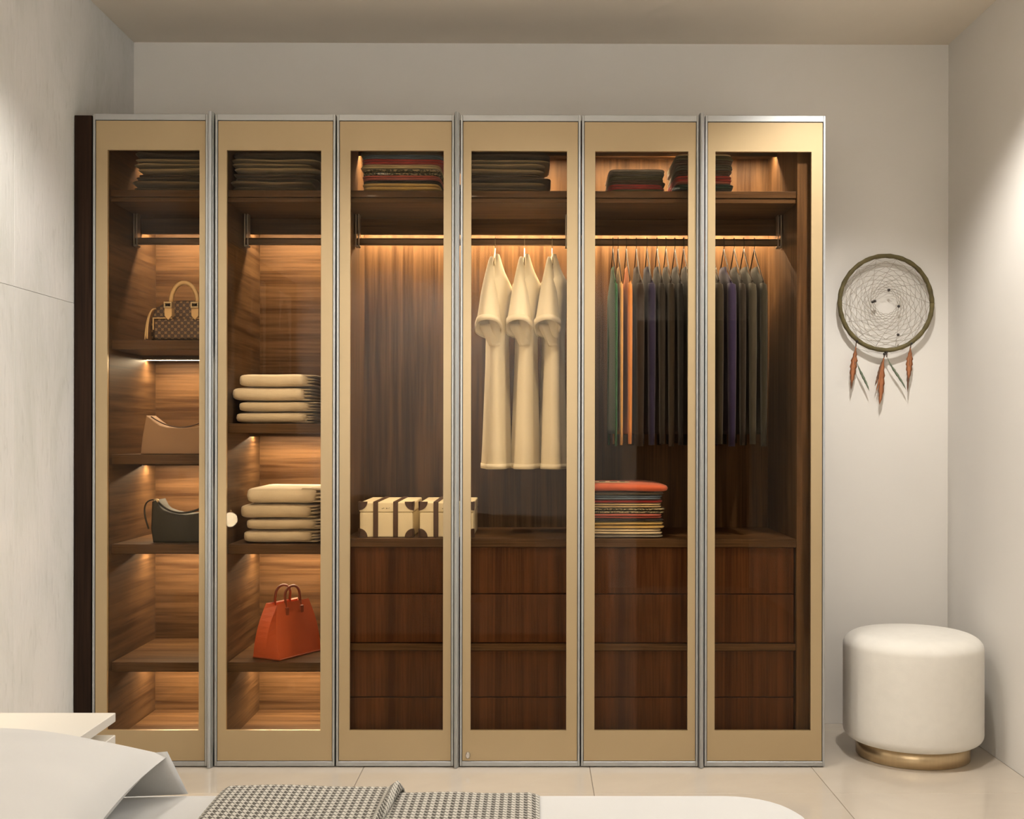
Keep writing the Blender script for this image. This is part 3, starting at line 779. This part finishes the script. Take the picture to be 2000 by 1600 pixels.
# ------------------------------------------------------------------ hangers and garments
def hanger(x, mat, label, group, yc=0.28, w=0.185, ztop=1.866, drop=0.155, hook=0.014):
    t = empty('clothes_hanger', (x, yc, ztop - drop), label, 'hanger', group)
    zr = 1.879 + 0.0022
    hk = [(x, yc - 0.0125, zr - 0.03), (x, yc - 0.0128, zr - 0.012)] + [(x, yc - 0.0128 * math.cos(a), zr - 0.004 + 0.0062 * math.sin(a)) for a in [math.pi * q / 8 for q in range(9)]] + [(x, yc + 0.0128, zr - 0.016)]
    apex = Vector((x, yc, 1.842))
    tube('hook', [apex, (x, yc - 0.006, 1.846)] + hk, 0.0014, mat, t, 6)
    for s in (-1, 1):
        tube('arm', bez(apex, (x, yc + s * w * 0.35, 1.842 - drop * 0.45), (x, yc + s * w, 1.842 - drop), 8), 0.0022, mat, t, 6)
    tube('bar', [(x, yc - w, 1.842 - drop), (x, yc, 1.842 - drop - 0.002), (x, yc + w, 1.842 - drop)], 0.0018, mat, t, 6)
    return t

def ring_xy(cx, cy, z, rx, ry, n=40, e=0.75, fold=0.0, fk=7, ph=0.0):
    out = []
    for k in range(n):
        a = 2 * math.pi * k / n
        m = 1 + fold * math.sin(fk * a + ph)
        out.append((cx + rx * m * spow(math.cos(a), e), cy + ry * spow(math.sin(a), e), z))
    return out

def dress(x, label, ph):
    hanger(x, M['hanger_l'], 'pale wire hanger carrying the ' + label[0], 'pale wire hangers', w=0.16, drop=0.075)
    t = empty('dress', (x, 0.28, 1.03), label[1], 'dress', 'cream short-sleeved dresses')
    rows = [(1.030, 0.047, 0.165, 0.14), (1.036, 0.048, 0.168, 0.14), (1.12, 0.044, 0.165, 0.16), (1.25, 0.040, 0.160, 0.18), (1.40, 0.036, 0.155, 0.18), (1.50, 0.036, 0.158, 0.14),
            (1.60, 0.043, 0.175, 0.08), (1.68, 0.049, 0.188, 0.05), (1.705, 0.049, 0.19, 0.05), (1.725, 0.040, 0.165, 0.05), (1.755, 0.027, 0.125, 0.04), (1.785, 0.018, 0.08, 0.02), (1.805, 0.013, 0.055, 0.0), (1.818, 0.009, 0.045, 0.0)]
    rings = []
    for z, rx, ry, fd in rows:
        drift = 0.006 * math.sin((1.8 - z) * 4 + ph)
        rings.append(ring_xy(x + 0.006 + drift * 0.4, 0.28 + 0.012, z, rx * 1.05, ry, 48, 0.85, fd, 6, ph + (1.8 - z) * 1.2))
    v, f = loft(rings); o = obj('dress_body', v, f, M['dress'], t, True)
    hm = [ring_xy(x + 0.006 + 0.006 * math.sin(0.77 * 4 + ph) * 0.4, 0.292, z, 0.0495 * s, 0.169 * s, 48, 0.85, 0.14, 6, ph + 0.77 * 1.2) for z, s in ((1.046, 1.0), (1.047, 1.045), (1.029, 1.045), (1.028, 1.0))]
    v, f = loft(hm, False, False); obj('hem_band', v, f, M['dress'], t, True)
    # near sleeve: wide, open at the bottom
    srow = [(1.800, 0.005, 0.010, 0.205), (1.785, 0.009, 0.020, 0.185), (1.755, 0.014, 0.032, 0.160), (1.715, 0.021, 0.044, 0.135), (1.66, 0.030, 0.052, 0.120), (1.60, 0.039, 0.060, 0.115), (1.567, 0.045, 0.066, 0.112), (1.555, 0.046, 0.068, 0.112)]
    def droop(ring, cy):        # the hem hangs lower at the back, so its opening shows
        return [(px_, py_, pz_ - 0.40 * (py_ - cy + 0.06) * max(0.0, (1.66 - pz_) / 0.105)) for px_, py_, pz_ in ring]
    outer = [droop(ring_xy(x - 0.012 - 0.03 * (1.80 - z), cy, z, rx, ry, 36, 0.95, 0.05, 5, ph), cy) for z, rx, ry, cy in srow]
    inner = [droop(ring_xy(x - 0.012 - 0.03 * (1.80 - z), cy, z, rx * 0.94, ry * 0.95, 36, 0.95, 0.05, 5, ph), cy) for z, rx, ry, cy in srow[::-1][:6]]
    v, f = loft(outer + inner, True, True); sl = obj('sleeve', v, f, M['dress'], t, True)
    sb = [droop(ring_xy(x - 0.0193, 0.112, z, 0.046 * s, 0.068 * s, 36, 0.95, 0.05, 5, ph), 0.112) for z, s in ((1.572, 0.97), (1.572, 1.03), (1.553, 1.035), (1.553, 0.97))]
    v, f = loft(sb, False, False); obj('cuff', v, f, M['dress'], sl, True)
    # a soft fold of cloth gathered under the arm, behind the sleeve
    fr = []
    for q in range(9):
        s_ = q / 8
        fr.append(ring_xy(x - 0.018 + 0.020 * s_, 0.160 - 0.020 * s_, 1.550 - 0.080 * s_, 0.036 * (1 - 0.55 * s_), 0.020 * (1 - 0.3 * s_), 28, 0.9, 0.10 + 0.08 * s_, 4, ph + s_ * 1.5))
    v, f = loft(fr); obj('gathered_fold', v, f, M['dress'], t, True)
dress(-0.1386, ('left cream dress', 'long cream short-sleeved dress, leftmost of the three'), 0.3)
dress(-0.0300, ('middle cream dress', 'long cream short-sleeved dress between the other two'), 1.4)
dress(0.0720, ('right cream dress', 'long cream short-sleeved dress, rightmost of the three'), 2.6)

JK = [(0.297, 0.0075, (0.014, 0.10, 0.032), 'bright green jacket hung first on the right-hand rail', 'bright green jacket'),
      (0.3165, 0.0075, (0.62, 0.34, 0.12), 'narrow amber jacket hung between the green and orange ones', 'amber jacket'),
      (0.347, 0.0105, (0.62, 0.24, 0.06), 'bright orange jacket hung third on the right-hand rail', 'orange jacket'),
      (0.384, 0.0175, (0.020, 0.010, 0.006), 'dark brown jacket hung right beside the orange one', 'dark brown jacket next to the orange one'),
      (0.424, 0.0175, (0.013, 0.009, 0.040), 'deep purple jacket seen through the fifth door', 'left purple jacket'),
      (0.461, 0.0145, (0.012, 0.007, 0.005), 'black-brown jacket hung right beside the left purple one', 'black-brown jacket beside the left purple one'),
      (0.494, 0.0145, (0.030, 0.020, 0.013), 'grey-brown jacket near the fifth door handle', 'grey-brown jacket behind the fifth door'),
      (0.527, 0.0125, (0.008, 0.007, 0.009), 'black jacket rightmost behind the fifth door glass', 'rightmost black jacket of the fifth door'),
      (0.560, 0.012, (0.02, 0.012, 0.008), 'brown jacket half hidden by the handle between fifth and sixth doors', 'half-hidden brown jacket'),
      (0.594, 0.012, (0.012, 0.011, 0.008), 'charcoal jacket hidden mostly behind the sixth door stile', 'hidden charcoal jacket'),
      (0.627, 0.011, (0.50, 0.36, 0.22), 'pale tan jacket leftmost behind the sixth door glass', 'pale tan jacket'),
      (0.664, 0.0185, (0.020, 0.014, 0.007), 'dark olive jacket hung left of the right purple one', 'dark olive jacket'),
      (0.709, 0.0190, (0.018, 0.011, 0.055), 'deep purple jacket seen through the sixth door', 'right purple jacket'),
      (0.747, 0.0140, (0.012, 0.007, 0.005), 'black-brown jacket hung right beside the right purple one', 'black-brown jacket beside the right purple one'),
      (0.783, 0.0165, (0.036, 0.031, 0.022), 'grey jacket second from the right end of the rail', 'grey jacket'),
      (0.822, 0.0145, (0.016, 0.013, 0.007), 'blackish olive jacket at the right end of the rail', 'blackish olive jacket at the rail end')]
for i, (x, hw, col, lab, short) in enumerate(JK):
    hanger(x, M['hanger'], 'thin dark hanger carrying the ' + short, 'dark wire hangers', w=0.175, drop=0.140)
    m = plain('jacket_cloth_%d' % i, col, 0.95, sheen=0.1, var=0.12, scale=10, bump=0.1, bscale=250, stretch=(3, 3, 1))
    t = empty('jacket', (x, 0.28, 1.14), lab, 'jacket', 'jackets on the right-hand rail')
    rows = [(1.155, 0.95, 0.165), (1.17, 1.0, 0.168), (1.35, 0.95, 0.160), (1.50, 0.95, 0.160), (1.62, 1.0, 0.172), (1.675, 1.0, 0.184), (1.695, 0.9, 0.178), (1.712, 0.7, 0.150), (1.735, 0.55, 0.100), (1.752, 0.5, 0.065), (1.770, 0.5, 0.052)]
    rings = [ring_xy(x + 0.002 * math.sin(z * 14 + i), 0.285, z, hw * k, ry, 28, 0.8, 0.10, 5, i + z * 2) for z, k, ry in rows]
    v, f = loft(rings); obj('jacket_body', v, f, m, t, True)
    for s in (-1, 1):
        zb = 1.112 + 0.004 * (i % 3)
        sr = [(1.694, 0.55, 0.012, 0.160), (1.688, 0.75, 0.022, 0.178), (1.66, 0.82, 0.026, 0.186), (1.50, 0.8, 0.026, 0.190), (1.30, 0.72, 0.024, 0.192), (1.18, 0.66, 0.022, 0.192), (zb, 0.6, 0.021, 0.190)]
        rings = [ring_xy(x - 0.001, 0.285 + s * cy, z, hw * k, ry, 16, 0.85) for z, k, ry, cy in sr]
        v, f = loft(rings); obj('sleeve', v, f, m, t, True)

# ------------------------------------------------------------------ bags behind the first door
# patterned handbag
cx, by, bz = -1.232, 0.15, 1.483
t = empty('handbag', (cx, by, bz), 'dark brown patterned handbag with tan leather handle, on the top lit shelf', 'handbag')
hw = 0.124
outl = [(cx - hw + 0.006, bz), (cx + hw - 0.006, bz), (cx + hw, bz + 0.05), (cx + hw - 0.01, bz + 0.098)]
outl += [(cx + (hw - 0.014) * math.cos(a), bz + 0.100 + 0.044 * math.sin(a)) for a in [math.pi * q / 14 for q in range(1, 14)]]
outl += [(cx - hw + 0.01, bz + 0.098), (cx - hw, bz + 0.05)]
prism('bag_body', outl, by - 0.065, by + 0.065, M['mono'], t, 0.016, 3)
box('front_pocket', cx - 0.100, cx + 0.100, by - 0.088, by - 0.062, bz + 0.003, bz + 0.076, M['mono'], t, 0.007, 3, smooth=True)
boxes('pocket_piping', [(cx - 0.102, cx - 0.035, by - 0.0905, by - 0.086, bz + 0.075, bz + 0.079), (cx + 0.035, cx + 0.102, by - 0.0905, by - 0.086, bz + 0.075, bz + 0.079),
                        (cx - 0.103, cx - 0.099, by - 0.0905, by - 0.086, bz + 0.036, bz + 0.079), (cx + 0.099, cx + 0.103, by - 0.0905, by - 0.086, bz + 0.036, bz + 0.079)], M['tan_l'], t, 0.0008)
tube('handle', arc((cx, by - 0.062, bz + 0.135), 0.047, math.pi, 0, 20, ry=0.070), 0.0075, M['tan_l'], t, 10)
for s in (-1, 1):
    xx = cx + s * 0.047
    prism('handle_tab', [(xx - 0.013, bz + 0.118), (xx - 0.013, bz + 0.085), (xx, bz + 0.070), (xx + 0.013, bz + 0.085), (xx + 0.013, bz + 0.118)], by - 0.0955, by - 0.062, M['tan_l'], t, 0.002, 2, smooth=False)
    boxes('buckle', [(xx - 0.014, xx + 0.014, by - 0.100, by - 0.060, bz + 0.128, bz + 0.134), (xx - 0.014, xx + 0.014, by - 0.100, by - 0.060, bz + 0.112, bz + 0.118),
                     (xx - 0.014, xx - 0.009, by - 0.100, by - 0.060, bz + 0.116, bz + 0.130), (xx + 0.009, xx + 0.014, by - 0.100, by - 0.060, bz + 0.116, bz + 0.130)], M['brass'], t, 0.001)
tubes('side_strap', [bez((cx - 0.106, by - 0.03, bz + 0.112), (cx - 0.132, by - 0.06, bz + 0.125), (cx - 0.134, by - 0.075, bz + 0.003), 12),
                     bez((cx - 0.106, by - 0.03, bz + 0.112), (cx - 0.124, by - 0.08, bz + 0.128), (cx - 0.120, by - 0.095, bz + 0.004), 12)], 0.003, M['tan_l'], t, 6)

# tan slouchy bag
cx, by, bz = -1.250, 0.16, 1.0808
t = empty('shoulder_bag', (cx, by, bz), 'tan suede shoulder bag with a dipped top edge, below the patterned handbag', 'handbag')
w = 0.142
outl = [(cx - w, bz), (cx + w, bz), (cx + w - 0.006, bz + 0.06), (cx + w - 0.020, bz + 0.138)]
outl += [(cx + (w - 0.036) * q, bz + 0.094 + 0.036 * abs(q) ** 4) for q in (0.86, 0.7, 0.45, 0.2, 0, -0.2, -0.45, -0.7, -0.86)]
outl += [(cx - w + 0.020, bz + 0.138), (cx - w + 0.006, bz + 0.06)]
prism('bag_body', outl, by - 0.055, by + 0.055, M['tan'], t, 0.004, 2, smooth=False)
tube('strap', bez((cx - w + 0.036, by - 0.050, bz + 0.134), (cx, by - 0.060, bz + 0.058), (cx + w - 0.036, by - 0.050, bz + 0.134), 16), 0.0024, M['strap'], t, 6)

# dark olive bag
cx, by, bz = -1.236, 0.17, 0.7658
t = empty('shoulder_bag', (cx, by, bz), 'dark olive leather shoulder bag with looped strap, third shelf behind first door', 'handbag')
w = 0.122
outl = [(cx - w + 0.008, bz), (cx + w - 0.008, bz), (cx + w, bz + 0.05), (cx + w - 0.004, bz + 0.145), (cx + w - 0.018, bz + 0.152), (cx + w - 0.03, bz + 0.128)]
outl += [(cx + (w - 0.035) * q, bz + 0.100 + 0.02 * q * q) for q in (0.9, 0.6, 0.3, 0, -0.3, -0.6, -0.9)]
outl += [(cx - w + 0.03, bz + 0.128), (cx - w + 0.018, bz + 0.152), (cx - w + 0.004, bz + 0.145), (cx - w, bz + 0.05)]
prism('bag_body', outl, by - 0.06, by + 0.06, M['olive'], t, 0.009, 3)
tube('strap', bez((cx - w + 0.016, by - 0.040, bz + 0.150), (cx - 0.02, by - 0.074, bz + 0.062), (cx + w - 0.02, by - 0.040, bz + 0.150), 16), 0.0042, M['olive'], t, 6)
tube('strap_loop', bez((cx - w + 0.018, by - 0.02, bz + 0.150), (cx - w - 0.052, by - 0.05, bz + 0.165), (cx - w - 0.004, by - 0.065, bz + 0.050), 14), 0.0050, M['olive'], t, 6, 0.5)
v, f = slab_geo(cx - w + 0.016, by - 0.046, bz + 0.148, 0.010, 0.008, 0.008, 0.7, 0.7, 14, 8); obj('strap_ring', v, f, M['brass'], t, True)

# ------------------------------------------------------------------ orange tote
t = empty('tote_bag', (-0.890, 0.205, 0.3515), 'orange leather tote bag with two looped handles, standing on a lit shelf', 'tote bag', rz=math.radians(61))
L2, D2, HH = 0.112, 0.062, 0.195
lt, dt = 0.080, 0.026
def tote_shell():
    V = []; F = []
    n = 10
    rings = []
    for i in range(n + 1):
        s = i / n
        l = L2 + 0.016 * math.sin(math.pi * s * 0.9) + (lt - L2) * s; d = D2 + (dt - D2) * s ** 1.1
        z = HH * s
        g = 0.030 * s * s     # the gussets fold inward towards the top
        rings.append([(-l, -d, z), (-l * 0.33, -d, z), (l * 0.33, -d, z), (l, -d, z), (l - g, 0, z - 0.01 * s), (l, d, z), (l * 0.33, d, z), (-l * 0.33, d, z), (-l, d, z), (-l + g, 0, z - 0.01 * s)])
    inner = [[(x * 0.96, y * 0.86, z - 0.004) for x, y, z in rings[-1]], [(x * 0.95, y * 0.85, z - 0.05) for x, y, z in rings[-1]]]
    return loft(rings + inner, True, True)
v, f = tote_shell(); obj('tote_body', v, f, M['orange'], t, False, local=True, origin=(0, 0, 0))
for s in (-1, 1):
    tube('handle', [(-0.040, s * 0.026, HH - 0.030), (-0.040, s * 0.024, HH + 0.01)] + [(-0.040 * math.cos(a), s * 0.022, HH + 0.022 + 0.034 * math.sin(a)) for a in [math.pi * q / 12 for q in range(13)]] + [(0.040, s * 0.024, HH + 0.01), (0.040, s * 0.026, HH - 0.030)],
         0.0046, M['orange_d'], t, 8, local=True)
    for xx in (-0.040, 0.040):
        box('handle_tab', xx - 0.009, xx + 0.009, s * 0.031 - 0.004, s * 0.031 + 0.004, HH - 0.055, HH - 0.018, M['orange_d'], t, 0.002, local=True)
box('base_seam', -L2 - 0.002, L2 + 0.002, -D2 - 0.002, D2 + 0.002, 0.0, 0.006, M['orange_d'], t, 0.002, local=True)

# ------------------------------------------------------------------ nightstand
nx1, ny0, ny1, nz = -1.037, -1.60, -1.12, 0.46
t = empty('nightstand', (-1.31, -1.36, 0), 'white lacquered nightstand beside the bed, in front of the wardrobe', 'nightstand')
box('table_top', XL + 0.003, nx1, ny0, ny1, nz - 0.022, nz, M['white'], t, 0.0015)
box('recess', XL + 0.02, nx1 - 0.05, ny0 + 0.04, ny1 - 0.03, nz - 0.055, nz - 0.022, M['white'], t, 0)
nb = box('cabinet_body', XL + 0.003, nx1, ny0 + 0.02, ny1, 0.06, nz - 0.055, M['white'], t, 0.002)
for z0 in (0.075, 0.24):
    box('drawer', nx1, nx1 + 0.016, ny0 + 0.03, ny1 - 0.01, z0, z0 + 0.155, M['white'], t, 0.002) if False else box('drawer', XL + 0.02, nx1 - 0.01, ny0 + 0.004, ny0 + 0.02, z0, z0 + 0.155, M['white'], t, 0.002)
for xx in (XL + 0.03, nx1 - 0.06):
    for yy in (ny0 + 0.05, ny1 - 0.07):
        box('leg', xx, xx + 0.03, yy, yy + 0.03, 0.0, 0.06, M['white'], t, 0.002)

# ------------------------------------------------------------------ bed
bx0, bx1, by0, by1, bt = XL + 0.09, 0.418, -3.82, -2.19, 0.60
t = empty('bed', ((bx0 + bx1) / 2, (by0 + by1) / 2, 0), 'white bed with a rounded foot corner in the foreground', 'bed')
def rounded_rect(x0, x1, y0, y1, r, z, n=8):
    pts = []
    for cx_, cy_, a0 in ((x1 - r, y1 - r, 0), (x0 + r, y1 - r, math.pi / 2), (x0 + r, y0 + r, math.pi), (x1 - r, y0 + r, 1.5 * math.pi)):
        for q in range(n + 1):
            a = a0 + math.pi / 2 * q / n
            pts.append((cx_ + r * math.cos(a), cy_ + r * math.sin(a), z))
    return pts
rr = 0.11
rings = [rounded_rect(bx0 + 0.02, bx1 - 0.02, by0 + 0.02, by1 - 0.02, rr, 0.30)]
for z, i in ((0.31, 0.0), (0.50, 0.0), (0.55, 0.003), (0.575, 0.006), (0.59, 0.014), (0.598, 0.026), (0.60, 0.04)):
    rings.append(rounded_rect(bx0 + i, bx1 - i, by0 + i, by1 - i, max(0.05, rr - i * 0.5), z))
v, f = loft(rings); obj('mattress', v, f, M['linen'], t, True)
v, f = loft([rounded_rect(bx0, bx1 + 0.01, by0 - 0.01, by1 + 0.01, rr, z) for z in (0.08, 0.29)]); obj('bed_base', v, f, M['white'], t)
for xx in (bx0 + 0.15, bx1 - 0.2):
    for yy in (by0 + 0.15, by1 - 0.2):
        box('leg', xx, xx + 0.06, yy, yy + 0.06, 0, 0.08, M['wenge'], t, 0.003)
box('headboard', XL + 0.004, XL + 0.085, by0 - 0.02, by1 + 0.02, 0.05, 1.10, M['linen'], t, 0.02, 3, smooth=True)

# houndstooth throw: lies across the bed and hangs down its far side, its left part doubled over
def throw_sheet(name, xa, xb, z_off, parent, drop, skew=0.0, edge_round=0.0, hx=64):
    """Closed sheet following the bed section in Y; xa..xb across."""
    prof = []
    yn = by0 + 0.10
    ns = 46
    for q in range(ns + 1):
        y = yn + (by1 - 0.05 - yn) * q / ns
        prof.append((y, bt, 0, 1))
    for q in range(1, 9):
        a = math.pi / 2 * q / 8
        prof.append((by1 - 0.05 + 0.05 * math.sin(a), bt - 0.05 + 0.05 * math.cos(a), math.sin(a), math.cos(a)))
    for q in range(1, 13):
        prof.append((by1, bt - 0.05 - drop * q / 12, 1, 0))
    s = [0.0]
    for i in range(1, len(prof)):
        s.append(s[-1] + math.hypot(prof[i][0] - prof[i - 1][0], prof[i][1] - prof[i - 1][1]))
    th = 0.007
    V, UV, F = [], [], []
    m = len(prof)
    for side in (0, 1):
        for ix in range(hx + 1):
            u = ix / hx
            for i, (y, z, ny_, nz_) in enumerate(prof):
                x = xa + (xb - xa) * u
                far = (y - by1) / 1.6
                x += skew * far * (u ** 6)
                puff = 0.004 * noise.noise(Vector((x * 9, s[i] * 6, z_off * 50)))
                e = 0.0
                if edge_round: e = edge_round * max(0.0, 1 - abs(u - 0.97) / 0.05)
                edge = min(1.0, min(u, 1 - u) * hx / 2.0)
                t_ = z_off + (th * (0.35 + 0.65 * edge) if side else 0.001) + puff * (1 if side else 0.2) + (e if side else e * 0.2)
                V.append((x, y + ny_ * t_, z + nz_ * t_)); UV.append((x, s[i]))
    n1 = (hx + 1) * m
    for ix in range(hx):
        for i in range(m - 1):
            a = ix * m + i
            F.append((a, a + m, a + m + 1, a + 1)); b_ = a + n1; F.append((b_, b_ + 1, b_ + m + 1, b_ + m))
    for i in range(m - 1):
        F.append((i, i + 1, n1 + i + 1, n1 + i)); a = hx * m + i; F.append((a, a + n1, a + n1 + 1, a + 1))
    for ix in range(hx):
        a = ix * m; F.append((a, n1 + a, n1 + a + m, a + m)); a = ix * m + m - 1; F.append((a, a + m, n1 + a + m, n1 + a))
    return obj(name, V, F, M['hound'], parent, True, UV)
t = empty('throw_blanket', (-0.23, by1, bt), 'black and cream houndstooth throw blanket folded across the bed', 'blanket')
throw_sheet('lower_layer', -0.466, 0.012, 0.002, t, 0.30)
throw_sheet('upper_layer', -0.472, -0.196, 0.010, t, 0.24, 0.12, 0.010)

# pillow with its slip, in front of the head end
def pillow_geo(cx, cy, cz, a, b, c, rot, n=40):
    V, F = [], []
    for side in (1, -1):
        for i in range(n + 1):
            for j in range(n + 1):
                u = -1 + 2 * i / n; w_ = -1 + 2 * j / n
                pin = 1 - 0.07 * (1 - abs(w_) ** 2) * (abs(u) ** 3); pin2 = 1 - 0.09 * (1 - abs(u) ** 2) * (abs(w_) ** 3)
                h = ((1 - abs(u) ** 2.6) * (1 - abs(w_) ** 2.6)) ** 0.55
                wr = 0.012 * noise.noise(Vector((u * 2.6 + 5, w_ * 2.2, side * 1.0))) * h
                V.append(Vector((a * u * pin, b * w_ * pin2, side * (c * h + wr))))
    m = (n + 1) ** 2
    for i in range(n):
        for j in range(n):
            q = i * (n + 1) + j
            F.append((q, q + n + 1, q + n + 2, q + 1)); q += m; F.append((q, q + 1, q + n + 2, q + n + 1))
    V = [rot @ v + Vector((cx, cy, cz)) for v in V]
    return V, F
rot = Matrix.Rotation(math.radians(8), 3, 'Z') @ Matrix.Rotation(math.radians(5), 3, 'Y') @ Matrix.Rotation(math.radians(-2), 3, 'X')
t = empty('pillow', (-0.87, -2.54, bt), 'white pillow propped at the head of the bed, with a hanging corner', 'pillow', 'bed pillows')
v, f = pillow_geo(-0.862, -2.61, 0.709, 0.36, 0.330, 0.075, rot); obj('pillow_body', v, f, M['linen'], t, True)
# the loose end of the pillow slip hanging from the far corner to the sheet
rings = []
for q in range(11):
    s = q / 10
    top = Vector((-0.552 - 0.13 * s, -2.250 - 0.03 * s, 0.676 - 0.004 * s)); bot = Vector((-0.530 - 0.150 * s, -2.218 - 0.02 * s, 0.602))
    mid = (top + bot) / 2 + Vector((0.004, 0.008, 0)) * math.sin(s * 3)
    rings.append([top, mid, bot, bot + Vector((-0.008, -0.004, 0)), mid + Vector((-0.008, -0.004, 0)), top + Vector((-0.008, -0.004, 0))])
v, f = loft(rings); obj('slip_flap', v, f, M['linen'], t, True)
rot2 = Matrix.Rotation(math.radians(72), 3, 'Y')
v, f = pillow_geo(-1.37, -2.72, 0.865, 0.25, 0.36, 0.075, rot2)
tag(obj('pillow', v, f, M['linen'], smooth=True), 'white pillow leaning on the headboard behind the propped pillow', 'pillow', 'bed pillows')

# ------------------------------------------------------------------ things mirrored in the glass: leaf prints and a small sconce
for i, y0 in enumerate((-2.19, -2.90, -3.62)):
    nm = ['nearest the wardrobe', 'in the middle', 'farthest from the wardrobe'][i]
    t = empty('framed_print', (XL + 0.015, y0 + 0.22, 1.02), 'tall framed leaf print mirrored in the second door, %s' % nm, 'picture', 'framed leaf prints')
    y1 = y0 + 0.62; z0, z1 = 1.15, 2.14
    boxes('picture_frame', [(XL + 0.001, XL + 0.03, y0, y0 + 0.1, z0, z1), (XL + 0.001, XL + 0.03, y1 - 0.1, y1, z0, z1), (XL + 0.001, XL + 0.03, y0, y1, z0, z0 + 0.1), (XL + 0.001, XL + 0.03, y0, y1, z1 - 0.1, z1)], M['frame_wood'], t)
    box('print_sheet', XL + 0.004, XL + 0.016, y0 + 0.1, y1 - 0.1, z0 + 0.1, z1 - 0.1, M['art'], t, 0)
t = empty('wall_sconce', (XL + 0.01, -1.22, 0.62), 'small globe sconce beside the bed, mirrored in the second door', 'lamp')
v, f = slab_geo(XL + 0.012, -1.20, 0.98, 0.011, 0.035, 0.035, 0.5, 0.6, 24, 10); obj('wall_plate', v, f, M['brass'], t, True)
tube('arm', bez((XL + 0.02, -1.20, 0.98), (-1.36, -1.20, 1.06), (-1.36, -1.20, 0.80), 14), 0.005, M['brass'], t, 8)
v, f = slab_geo(-1.36, -1.20, 0.765, 0.029, 0.029, 0.032, 1.0, 1.0, 28, 16); obj('globe', v, f, M['lamp_globe'], t, True)
